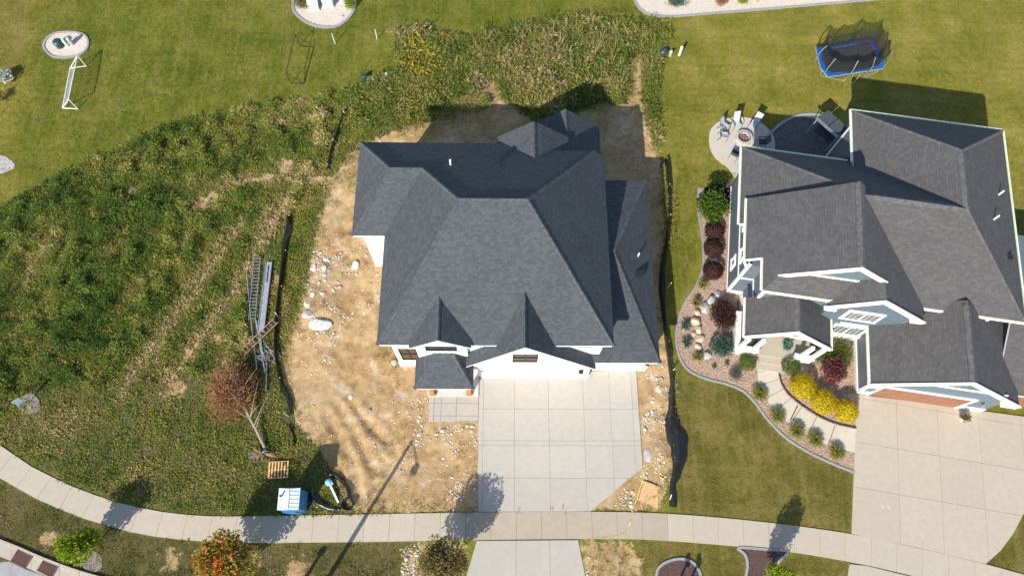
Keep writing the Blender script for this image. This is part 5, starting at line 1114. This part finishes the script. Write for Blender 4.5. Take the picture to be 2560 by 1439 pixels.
MB().bar(A.lerp(B_, .7)-O+ZV*.05, A.lerp(B_, .95)-O+ZV*.05, .04, .05).build('hook', 'black_metal', pk)
for i, (a, b, r_, mt, l) in enumerate((((616, 678), (633, 855), .03, 'aluminium', 'thin aluminium pole left of the extension ladder'), ((628, 800), (642, 920), .035, 'aluminium', 'aluminium pole below the extension ladder'), ((640, 800), (662, 925), .05, 'galvanised', 'thick galvanised pole under the orange ladder'), ((667, 905), (665, 972), .04, 'galvanised', 'grey pole end pointing down from the pole heap'), ((648, 815), (658, 900), .04, 'aluminium', 'short bright pole crossing under the orange ladder'))):
    A, B_ = G(*a, .12), G(*b, .15); t_ = thing('metal_pole', l, 'pole', loc(A)); O = Vector(loc(A)); MB().tube([A-O, B_-O], r_, 8).build('shaft', mt, t_); MB().tube([B_-O, B_-O+(B_-A).normalized()*.12], r_*1.5, 8).build('end_fitting', 'grey_metal', t_)
c = G(668, 882, .1); hp = thing('bracket_heap', 'heap of tangled metal scaffold brackets by the fence', 'scaffold brackets', loc(c)); r = random.Random(3)
for i in range(16):
    a = r.uniform(0, 6.28); o_ = Vector((r.uniform(-.6, .6), r.uniform(-.9, .8), r.uniform(.05, .3))); e = Vector((math.cos(a), math.sin(a)*1.2, r.uniform(-.2, .2)))*r.uniform(.25, .55); MB().tube([o_-e, o_, o_+e, o_+e+Vector((r.uniform(-.25, .25), r.uniform(-.2, .2), .05))], .022, 6).build('bracket', r.choice(['aluminium', 'galvanised']), hp)
# ---- silt fences
def fence(label, pts, seed, name='silt_fence', stakes=()):
    """pts: (px, py, half width m, crest height m)"""
    P = [(G(a, b), w_, h_) for a, b, w_, h_ in pts]; cl = smooth_poly([p[0] for p in P], 6, False); n = len(cl); O = Vector((cl[0].x, cl[0].y, 0)); m = MB(); r = random.Random(seed); K = 9; vs = []
    for i, c_ in enumerate(cl):
        t_ = i/6; k = min(int(t_), len(P)-2); f = t_-k; w_ = P[k][1]*(1-f)+P[k+1][1]*f; h_ = P[k][2]*(1-f)+P[k+1][2]*f
        d_ = (cl[min(i+1, n-1)]-cl[max(i-1, 0)]).normalized(); s_ = Vector((-d_.y, d_.x)); w_ *= 1+.22*mnoise.noise(Vector((i*.22, seed*3.1, 1))); gz_ = float(gheight(np.array([[c_.x, c_.y]]))[0])
        for j in range(K):
            q = j/(K-1)*2-1; fold = .06*mnoise.noise(Vector((i*.35, q*2.6+seed, seed)))*(1.2-abs(q)); z = max(.02, gz_+.03+h_*max(0, 1-abs(q)**1.4)+fold+.05*math.sin(q*7+i*.4)*(w_ > .25)); vs.append((c_.x+s_.x*q*w_-O.x, c_.y+s_.y*q*w_-O.y, z))
    fs = [(i*K+j, i*K+j+1, (i+1)*K+j+1, (i+1)*K+j) for i in range(n-1) for j in range(K-1)]
    t_ = thing(name, label, 'fence', O); m.add(vs, fs).build('fabric', 'black_plastic', t_, True)
    for px, py, dx, dy in stakes:
        a = G(px, py); e = Vector((dx, dy, .55)); MB().bar(a-O-ZV*.05, a-O+e, .045, .045).build('stake', 'cream_pot', t_)
    return t_
fence('crumpled black silt fence among the weeds left of the rear corner', [(905, 232, .12, .35), (892, 258, .16, .4), (866, 280, .16, .35), (852, 312, .14, .4), (838, 355, .15, .4), (828, 385, .18, .35), (821, 425, .14, .3)], 1, stakes=((905, 240, .1, .1), (862, 290, 0, .1), (838, 360, -.1, .1)))
fence('long black silt fence between the weedy lot and the dirt pile', [(722, 545, .1, .5), (722, 575, .28, .35), (712, 620, .22, .4), (706, 680, .12, .45), (698, 740, .1, .45), (692, 800, .1, .4), (690, 880, .12, .4), (703, 955, .12, .35), (724, 1000, .2, .25), (730, 1035, .16, .25)], 2, stakes=((720, 540, .25, -.2), (713, 625, .2, -.25), (703, 715, .2, -.2), (697, 795, -.15, .25), (702, 945, .1, -.1), (722, 1040, -.2, .1)))
fence('short black silt fence scrap running down from the long fence', [(722, 1062, .05, .15), (733, 1085, .06, .2), (738, 1115, .05, .15)], 3)
fence('black silt fence in the shade along the east side of the white house', [(1650, 418, .1, .5), (1664, 405, .12, .5), (1670, 450, .14, .5), (1672, 520, .1, .5), (1668, 600, .1, .45), (1658, 650, .2, .35), (1655, 720, .24, .3), (1660, 790, .12, .4), (1666, 860, .1, .45), (1676, 930, .12, .4), (1680, 965, .12, .35)], 4, stakes=((1664, 405, .0, .05), (1671, 470, 0, .05), (1673, 545, 0, .05), (1668, 720, .2, .2), (1676, 930, .2, .1)))
fence('wide crumpled black silt fence sheet lying beside the lawn', [(1680, 965, .16, .3), (1680, 1020, .26, .28), (1682, 1060, .5, .22), (1694, 1100, .62, .26), (1698, 1140, .56, .26), (1692, 1180, .3, .22), (1682, 1210, .18, .2), (1683, 1240, .26, .14), (1682, 1266, .2, .08)], 5, stakes=((1674, 1250, .02, .3),))
fence('black plastic tube bent in an arc beside the portable toilet', [(822, 1182, .2, .2), (845, 1192, .16, .22), (862, 1208, .14, .22), (873, 1230, .13, .2), (873, 1250, .1, .18)], 6, 'drain_sock')
fence('black plastic sheet bunched below the portable toilet', [(778, 1225, .22, .2), (785, 1245, .3, .22), (805, 1262, .26, .22), (835, 1272, .2, .18), (850, 1272, .12, .15)], 7, 'plastic_sheet', stakes=((795, 1258, .1, -.25),))
c = G(870, 1261); cp = thing('pipe_coil', 'ring of black corrugated pipe in the grass by the sidewalk', 'pipe coil', loc(c))
for k in range(3): MB().tube([(math.cos(a)*(.3+.02*k), math.sin(a)*(.3+.02*k), .06+k*.07) for a in np.linspace(0, 6.283, 25)], .045, 6, cap=False).build('coil', 'black_plastic', cp, True)
A, B_ = G(822, 1205, .3), G(846, 1255, .12); sp = thing('fallen_post', 'white post with light blue cap lying in the grass', 'post', loc(A)); O = Vector(loc(A))
MB().bar(A-O, B_-O, .11, .11).build('shaft', 'white_plastic', sp); MB().lathe([(.05, -.1), (.2, -.05), (.22, .08), (.12, .2), (.02, .22)], 12, A-O).build('cap', 'light_blue_plastic', sp); MB().box(A-O+Vector((.15, -.08, .1)), (.25, .22, .05), .7).build('flap', 'light_blue_plastic', sp)
# ---- OSB board, tape
ob = MB().vprism([Vector(p)-Vector(G(1620, 1235)) for p in GP([(1610, 1201), (1653, 1217), (1645, 1224), (1645, 1270), (1596, 1250)], .07)], (0, 0, .018)); ob = ob.build('particle_board', 'osb_board'); ob.location = G(1620, 1235); tag(ob, 'offcut of particle board lying on the soil by the sidewalk', 'board')
def ribbon(name, label, cat, pts, wd, mat, z=.08):
    P = smooth_poly(GP(pts), 6, False); O = P[0]; m = MB()
    for i in range(len(P)-1):
        d = (P[i+1]-P[i]).normalized(); s = Vector((-d.y, d.x))*wd/2; q = [P[i]-s, P[i+1]-s, P[i+1]+s, P[i]+s]; zz = [z+.03*math.sin(i*1.3), z+.03*math.sin((i+1)*1.3)]
        m.add([(q[0].x-O.x, q[0].y-O.y, zz[0]), (q[1].x-O.x, q[1].y-O.y, zz[1]), (q[2].x-O.x, q[2].y-O.y, zz[1]+.02), (q[3].x-O.x, q[3].y-O.y, zz[0]+.02)], [(0, 1, 2, 3)])
    o = m.build(name, mat, recalc=False); o.location = (O.x, O.y, 0); return tag(o, label, cat)
ribbon('caution_tape', 'yellow caution tape trailing past the driveway corner and the board', 'tape', [(1680, 1155), (1660, 1162), (1640, 1168), (1612, 1172), (1607, 1195), (1598, 1225), (1588, 1255), (1578, 1275)], .035, 'yellow_tape')
ribbon('caution_tape', 'yellow tape scrap curling across the sidewalk', 'tape', [(1575, 1300), (1570, 1325), (1550, 1335), (1520, 1341), (1480, 1343)], .03, 'yellow_tape', .09)
ribbon('caution_tape', 'short yellow tape twist beside the black sheet', 'tape', [(1648, 1192), (1657, 1196), (1664, 1190)], .08, 'yellow_tape')
# ---- goals
def goal(label, p1, p2, b1, b2, h, mat, net):
    A, B_, C_, D_ = G(*p1), G(*p2), G(*b1), G(*b2); O = A.copy(); t_ = thing('soccer_goal', label, 'goal', O); Z = ZV*h; r_ = .035 if net else .024
    MB().tube([A-O, A-O+Z], r_).build('post', mat, t_); MB().tube([B_-O, B_-O+Z], r_).build('post', mat, t_); MB().tube([A-O+Z, B_-O+Z], r_).build('crossbar', mat, t_)
    MB().tube([C_-O+ZV*.04, D_-O+ZV*.04], r_).build('ground_bar', mat, t_)
    for a, b in ((A, C_), (B_, D_)): MB().tube([a-O+ZV*.04, b-O+ZV*.04], r_).build('side_bar', mat, t_); MB().tube([a-O+Z, b-O+ZV*.04], r_*.8).build('brace', mat, t_)
    if net:
        m = MB(); n_ = 12; vs = []
        for i in range(n_+1):
            f = i/n_; top = (A-O+Z).lerp(B_-O+Z, f); bot = (C_-O).lerp(D_-O, f)+ZV*.06
            for j in range(7): g = j/6; vs.append(top.lerp(bot, g)-ZV*(.16*math.sin(g*3.14))-ZV*.03)
        m.add(vs, [(i*7+j, i*7+j+1, (i+1)*7+j+1, (i+1)*7+j) for i in range(n_) for j in range(6)]); o = m.build('net', 'goal_net', t_); uv = o.data.uv_layers.new(name='UVMap')
        for l in o.data.loops: k = l.vertex_index; uv.data[l.index].uv = (k//7/12*3.7, k % 7/6*1.6)
    return t_
goal('white soccer goal with net by the oval gravel bed', (195, 273), (216, 166), (157, 271), (176, 172), 1.25, 'white_plastic', True)
goal('bare black goal frame on the lawn below the utility bed', (727, 209), (749, 115), (760, 210), (784, 119), 1.3, 'black_metal', False)
# ---- utility posts
for i, (p, h, l) in enumerate((((838, 110), 1.1, 'white marker stake on the lawn, left of the pair'), ((943, 98), 1.05, 'white marker stake on the lawn, right of the pair'), ((1022, 86), 1.0, 'dark marker stake at the edge of the tall weeds'))):
    q = G(*p); t_ = thing('marker_stake', l, 'stake', q); MB().tube([(0, 0, -.1), (.0, .0, h)], .03, 8).build('shaft', 'white_plastic' if i < 2 else 'dark_frame', t_); MB().lathe([(.032, h-.02), (.034, h+.02), (.015, h+.04)], 8).build('cap', 'white_plastic' if i < 2 else 'dark_frame', t_)
def pedestal(label, p, r_, h, mat, cat='utility pedestal', name='utility_pedestal'):
    q = G(*p); t_ = thing(name, label, cat, q); MB().lathe([(r_*1.1, 0), (r_, .05), (r_, h*.6)], 14).build('base', mat, t_); MB().lathe([(r_*1.12, h*.6), (r_*1.12, h*.85), (r_*.8, h), (r_*.1, h*1.03)], 14).build('cap', mat, t_); return t_
pedestal('dark green round pedestal at the lawn edge left of the goldenrod', (913, 199), .2, .55, 'green_plastic'); pedestal('short white pipe cap nearest the green pedestal', (936, 208), .10, .5, 'white_plastic', 'pipe', 'standpipe'); pedestal('taller white pipe cap right of the green pedestal', (968, 196), .10, .6, 'white_plastic', 'pipe', 'standpipe')
pedestal('dark green domed pedestal on the lawn by the soil path', (1656, 137), .28, .6, 'green_plastic'); pedestal('pale grey pipe cap between the dome and the white post', (1675, 139), .12, .55, 'pale_green_metal', 'pipe', 'standpipe'); pedestal('tall white post right of the green dome', (1698, 138), .10, 1.0, 'white_plastic', 'post', 'utility_post')
pedestal('dark teal pedestal in the oval gravel bed', (152, 116), .3, .65, 'green_plastic'); pedestal('white post in the middle of the oval gravel bed', (170, 117), .09, .75, 'white_plastic', 'post', 'utility_post'); pedestal('pale green post at the right of the oval gravel bed', (182, 112), .14, .8, 'pale_green_metal', 'post', 'utility_post')
for p, l in (((786, 20), 'pale green utility cabinet, left of the pair in the bed'), ((822, 12), 'pale green utility cabinet, right of the pair in the bed')):
    q = G(*p); t_ = thing('utility_cabinet', l, 'utility cabinet', q, 0, 'utility cabinets'); MB().b2((-.5, -.35, 0), (.5, .55, .12)).build('pad', 'foundation_concrete', t_); MB().vprism([(-.44, -.28, .12), (-.44, .5, .12), (-.44, .5, .85), (-.44, -.05, .85), (-.44, -.28, .6)], (.88, 0, 0)).build('cabinet', 'pale_green_metal', t_); MB().b2((-.46, -.06, .852), (.46, .52, .89)).build('lid', 'pale_green_metal', t_)
    for s in (-.2, .2): MB().b2((s-.1, -.19, .72), (s+.1, -.16, .76)).build('label_plate', 'white_plastic', t_)
q = G(853, 43); t_ = thing('drain_outlet', 'small grey drain elbow on the cream gravel', 'drain', q); MB().tube([(-.18, 0, .05), (.1, .02, .10), (.2, .02, .05)], .05).build('elbow', 'galvanised', t_)
q = G(858, 14); t_ = thing('bench', 'narrow white bench at the right of the utility bed', 'bench', q, R(-60)); MB().b2((-.5, -.12, .4), (.5, .12, .45)).build('seat', 'white_plastic', t_)
for s in (-.4, .4): MB().b2((s-.03, -.1, 0), (s+.03, .1, .4)).build('leg', 'white_plastic', t_)
# ---- small sign in mulch, hydrant, mailboxes
q = G(70, 1011); t_ = thing('yard_sign', 'small blue grey panel on a post in the grey mulch ring', 'sign', q, R(35)); MB().tube([(0, 0, -.1), (0, 0, 1.0)], .035).build('post', 'galvanised', t_); MB().b2((-.25, -.03, .75), (.25, .03, 1.3)).build('panel', 'solar_blue', t_)
q = G(765, 1442); t_ = thing('marker_post', 'small grey post cut by the lower edge below the sidewalk', 'post', q); MB().tube([(0, 0, -.1), (0, 0, 1.1)], .1, 10).build('shaft', 'galvanised', t_); MB().box((0, 0, 1.15), (.3, .12, .35)).build('head', 'solar_blue', t_)
for i, dx in enumerate((-.3, .35)):
    q = G(1705, 1452); t_ = thing('mailbox', f'dark mailbox in the oval mulch bed, {"left" if i == 0 else "right"} of two', 'mailbox', (q.x+dx, q.y-.2, 0), 0, 'mailboxes'); MB().b2((-.05, -.05, 0), (.05, .05, 1.0)).build('post', 'dark_frame', t_); MB().vprism([(-.1, -.25, 1.0), (.1, -.25, 1.0), (.1, -.25, 1.15), (.06, -.25, 1.22), (-.06, -.25, 1.22), (-.1, -.25, 1.15)], (0, .5, 0)).build('box', 'black_metal', t_)
# ---- street lamp standing just below the frame, its shadow crosses the sidewalk
tipx = G(1031, 1100); hL = 8.6; kx = hL/math.tan(R(SUN_EL)); bx, by = tipx.x-kx*math.cos(R(SUN_AZ)), tipx.y-kx*math.sin(R(SUN_AZ))
t_ = thing('street_lamp', 'tall dark street lamp whose long shadow crosses the sidewalk', 'street lamp', (bx, by, 0)); MB().tube([(0, 0, 0), (0, 0, 4), (0, 0, hL)], [.16, .13, .09], 12).build('pole', 'black_metal', t_); MB().lathe([(.26, 0), (.26, .25), (.18, .4)], 12).build('base', 'black_metal', t_)
MB().tube([(0, 0, hL-.1), (.15, -.8, hL+.05), (.3, -1.5, hL)], .035).build('arm', 'black_metal', t_); MB().lathe([(.04, .2), (.14, .1), (.24, -.15), (.26, -.22), (.08, -.26)], 14, (.32, -1.62, hL-.05)).build('lamp_head', 'black_metal', t_)
# ---- trampoline
zt_ = .85; TP = GP([(2040, 120), (2052, 170), (2070, 192), (2208, 171), (2211, 155), (2188, 104), (2176, 100), (2085, 115)], zt_); cT = sum((Vector(p) for p in TP), Vector())/len(TP); cT.z = 0
t_ = thing('trampoline', 'blue edged trampoline with black safety net on the back lawn', 'trampoline', cT); P = [Vector(p)-cT for p in TP]; ctr = Vector((0, 0, zt_)); inn = [p.lerp(ctr, .17) for p in P]
MB().vprism(inn, (0, 0, -.02)).build('mat', 'trampoline_mat', t_); n = len(P); m = MB()
for i in range(n): j = (i+1) % n; m.vprism([P[i]+ZV*.03, P[j]+ZV*.03, inn[j]+ZV*.03, inn[i]+ZV*.03], (0, 0, -.06))
m.build('edge_pad', 'trampoline_blue', t_); m = MB()
for i in range(n): m.tube([P[i]-ZV*.05, P[(i+1) % n]-ZV*.05], .035, 8)
m.build('rim', 'galvanised', t_)
for a, b in (((2050, 190), (2110, 203)), ((2125, 205), (2135, 208)), ((2158, 195), (2192, 180)), ((2070, 120), (2110, 114))):
    A, B_ = G(*a)-cT, G(*b)-cT; up = Vector((0, .25, zt_-.06)); MB().tube([A+up+Vector((-.1, 0, 0)), A+Vector((0, 0, .12)), A+(B_-A)*.12+ZV*.03, B_+(A-B_)*.12+ZV*.03, B_+ZV*.12, B_+up+Vector((.1, 0, 0))], .03, 8).build('leg', 'aluminium', t_)
tops = []; hp_ = 2.45
for i, k in enumerate(((2042, 150), (2062, 185), (2122, 187), (2165, 180), (2206, 165), (2203, 135), (2186, 108), (2130, 106), (2085, 116), (2046, 122))):
    b = G(*k, zt_)-cT; o_ = (b-ctr); o_.z = 0; o_.normalize(); tp_ = Vector((b.x, b.y, hp_))-o_*.1+ZV*(.12*math.sin(i*2.1)); MB().tube([Vector((b.x, b.y, .5)), Vector((b.x, b.y, 1.1))+o_*.16, Vector((b.x, b.y, 1.7))+o_*.16, tp_], .036, 6).build('net_pole', 'black_metal' if i > 4 else 'aluminium', t_); tops.append((tp_, b))
m = MB(); vs = []; n = len(tops); S = 6; K = 6
for i in range(n):
    (t0, b0), (t1, b1) = tops[i], tops[(i+1) % n]
    for s in range(S):
        f = s/S; top = t0.lerp(t1, f)-ZV*(.28*math.sin(f*3.14159)); bot = b0.lerp(b1, f).lerp(ctr, .12); mdp = (top+bot)/2; mdp = mdp.lerp(Vector((0, 0, mdp.z)), .12*math.sin(f*3.14159))
        for j in range(K): g = j/(K-1); vs.append(top*(1-g)**2+mdp*2*g*(1-g)+bot*g*g)
NN = n*S; m.add(vs, [(i*K+j, i*K+j+1, ((i+1) % NN)*K+j+1, ((i+1) % NN)*K+j) for i in range(NN) for j in range(K-1)]); o = m.build('net', 'trampoline_net', t_, recalc=False); uv = o.data.uv_layers.new(name='UVMap')
for pl_ in o.data.polygons:
    for li in pl_.loop_indices:
        k = o.data.loops[li].vertex_index; uu = k//K
        if uu == 0 and pl_.index >= (NN-1)*(K-1): uu = NN
        uv.data[li].uv = (uu*.17, (k % K)/(K-1)*1.6)
bm = bmesh.new(); bmesh.ops.create_uvsphere(bm, u_segments=14, v_segments=10, radius=.11); me = bpy.data.meshes.new('ball'); bm.to_mesh(me); bm.free(); me.materials.append(MATS['trampoline_mat']); o = link('ball', me); q = G(2148, 153, zt_+.11); o.location = q; tag(o, 'dark ball lying on the trampoline mat', 'ball')
# ---- fire pit and chairs
fp = G(1857, 349); zp_ = .07; t_ = thing('fire_pit', 'round stone fire pit on the patio', 'fire pit', (fp.x, fp.y, zp_)); 
for i in range(14):
    a0, a1 = i*2*math.pi/14+.012, (i+1)*2*math.pi/14-.012; q = [(math.cos(a)*r_, math.sin(a)*r_) for r_, aa in ((.62, (a0, (a0+a1)/2, a1)), (.44, (a1, (a0+a1)/2, a0))) for a in aa]; MB().prism(q, 0, .32).build('stone_block', 'fire_stone', t_)
MB().lathe([(.42, .0), (.42, .10), (.2, .16), (.05, .14)], 16).build('ash_bed', 'ash', t_); MB().tube([(math.cos(a)*.45, math.sin(a)*.45, .33) for a in np.linspace(0, 6.283, 29)], .025, 6, cap=False).build('rim', 'rust_iron', t_)
for i in range(5): a = i*1.3; MB().tube([(math.cos(a)*.3, math.sin(a)*.3, .14), (-math.cos(a+.3)*.28, -math.sin(a+.3)*.28, .2)], .045, 7).build('log', 'bark', t_)
def chair(label, pxy, ang, fab='sling_fabric', tall=0):
    q = G(*pxy, .45); t_ = thing('patio_chair', label, 'chair', (q.x, q.y, zp_), ang, 'patio chairs'); fr = 'dark_frame'
    MB().vprism([(-.25, -.25, .42), (.25, -.25, .42), (.25, .22, .38), (-.25, .22, .38)], (0, 0, .03)).build('seat', fab, t_); MB().vprism([(-.25, .22, .40), (.25, .22, .40), (.25, .45+tall*.15, .98+tall*.2), (-.25, .45+tall*.15, .98+tall*.2)], (0, .03, 0)).build('backrest', fab, t_)
    for s in (-1, 1):
        MB().tube([(s*.29, -.28, 0), (s*.29, -.26, .6)], .018, 6).build('leg', fr, t_); MB().tube([(s*.29, .42, 0), (s*.29, .22, .4), (s*.27, .46+tall*.15, 1.0+tall*.2)], .018, 6).build('leg', fr, t_); MB().bar((s*.29, -.28, .61), (s*.29, .3, .63), .05, .025).build('armrest', fr, t_)
    return t_
def face(px, py): d = fp-G(px, py); return math.atan2(d.y, d.x)+math.pi/2
chair('patio chair on the left of the fire pit, nearer the lawn', (1812, 316), face(1812, 316)); chair('patio chair on the left of the fire pit, second from the top', (1810, 338), face(1805, 342)); chair('tall backed patio chair above the fire pit, left of two', (1842, 311), face(1842, 305), tall=1); chair('tall backed patio chair above the fire pit, right of two', (1884, 312), face(1884, 310), tall=1); chair('dark patio chair below the fire pit by the house corner', (1838, 384), face(1838, 384), 'dark_fabric'); chair('patio chair in the shade right of the fire pit', (1905, 355), face(1905, 352), 'dark_fabric')
q = G(2052, 345); t_ = thing('patio_swing', 'dark canopy swing on the slate gravel behind the blue house', 'swing', (q.x, q.y, 0), R(-52))
for s in (-1, 1):
    MB().tube([(s*1.0, -.55, 0), (s*1.0, -.1, 1.9)], .035).build('leg', 'solar_blue', t_); MB().tube([(s*1.0, .55, 0), (s*1.0, .1, 1.9)], .035).build('leg', 'solar_blue', t_); MB().vprism([(s*.5-.46, -.5, 1.85), (s*.5+.46, -.5, 1.85), (s*.5+.46, .55, 2.0), (s*.5-.46, .55, 2.0)], (0, 0, .03)).build('canopy_panel', 'dark_fabric', t_); MB().tube([(s*.75, 0, 1.9), (s*.75, 0, .75)], .015, 6).build('hanger', 'black_metal', t_)
MB().bar((-1.05, -.55, 1.9), (1.05, -.55, 1.9), .22, .06).build('front_beam', 'grey_metal', t_); MB().bar((-1.02, 0, 1.9), (1.02, 0, 1.9), .07).build('top_beam', 'black_metal', t_); MB().b2((-.75, -.28, .48), (.75, .25, .56)).build('seat', 'dark_fabric', t_); MB().vprism([(-.75, .25, .5), (.75, .25, .5), (.75, .42, 1.0), (-.75, .42, 1.0)], (0, .05, 0)).build('backrest', 'dark_fabric', t_)
# ---- planters
def planter(label, pxy, z, rp, col, pot, seed, sz=.42):
    q = G(*pxy, z+.45); t_ = thing('planter', label, 'planter', (q.x, q.y, z), 0); MB().lathe([(rp*.65, 0), (rp*.8, .1), (rp, .36), (rp*1.06, .4), (rp*.9, .4), (rp*.85, .34)], 16).build('pot', pot, t_); p, o_, L, W_, c = crown(260, (sz, sz, .32), 16, seed, .15, .035, SHC[col], .4); V, Fc, C = leafcloud(p+np.array([0, 0, .5]), o_, L, W_, c); fastmesh('foliage', V, Fc, 'foliage', C, t_)
planter('pot of blue green foliage left of the porch steps', (1891, 860), .42, .24, 'teal', 'planter_clay', 1); planter('pot of blue green foliage right of the porch steps', (1970, 862), .42, .24, 'teal', 'planter_clay', 2); planter('cream pot with straggly plant by the garage door', (2414, 1043), .06, .22, 'olive', 'cream_pot', 3, .3)
# ---- drain slot across the path, chalk on the driveway
q = G(1985, 1031, .066); o = MB().box((0, 0, 0), (.06, 1.15, .012)).build('channel_drain', 'dark_frame'); o.location = q; o.rotation_euler.z = R(-33); tag(o, 'narrow dark channel drain across the curved path', 'drain')
r = random.Random(9)
for i, (px, py, s, l) in enumerate(((2185, 1268, .55, 'white chalk smudge near the upper left of the apron panel'), (2190, 1300, .6, 'chalk strokes on the left driveway panel'), (2268, 1335, .7, 'faint chalk strokes at the lower edge of the second panel'), (2415, 1283, .5, 'faint chalk strokes on the third driveway panel'), (2262, 1382, .7, 'faint chalk strokes on the sidewalk below the driveway'))):
    c = G(px, py); m = MB(); zc = .0
    for k in range(4 if i else 2):
        cx_, cy_ = r.uniform(-s, s)*.6, r.uniform(-s*.4, s*.4); ra, rb = r.uniform(.5, .9), r.uniform(.3, .6); ph = r.uniform(0, 6.28); tot = r.uniform(.3, .8); N = 10
        for j in range(N):
            a, b = ph+tot*j/N, ph+tot*(j+1)/N; w0 = .01 if i else .05
            m.add([(cx_+math.cos(a)*(ra-w0), cy_+math.sin(a)*(rb-w0), zc+.001*k), (cx_+math.cos(a)*(ra+w0), cy_+math.sin(a)*(rb+w0), zc+.001*k), (cx_+math.cos(b)*(ra+w0), cy_+math.sin(b)*(rb+w0), zc+.001*k), (cx_+math.cos(b)*(ra-w0), cy_+math.sin(b)*(rb-w0), zc+.001*k)], [(0, 1, 2, 3)])
    o = m.build('chalk_mark', 'chalk', None, recalc=False); o.location = (c.x, c.y, .0685 if py < 1350 else .064); tag(o, l, 'chalk drawing')
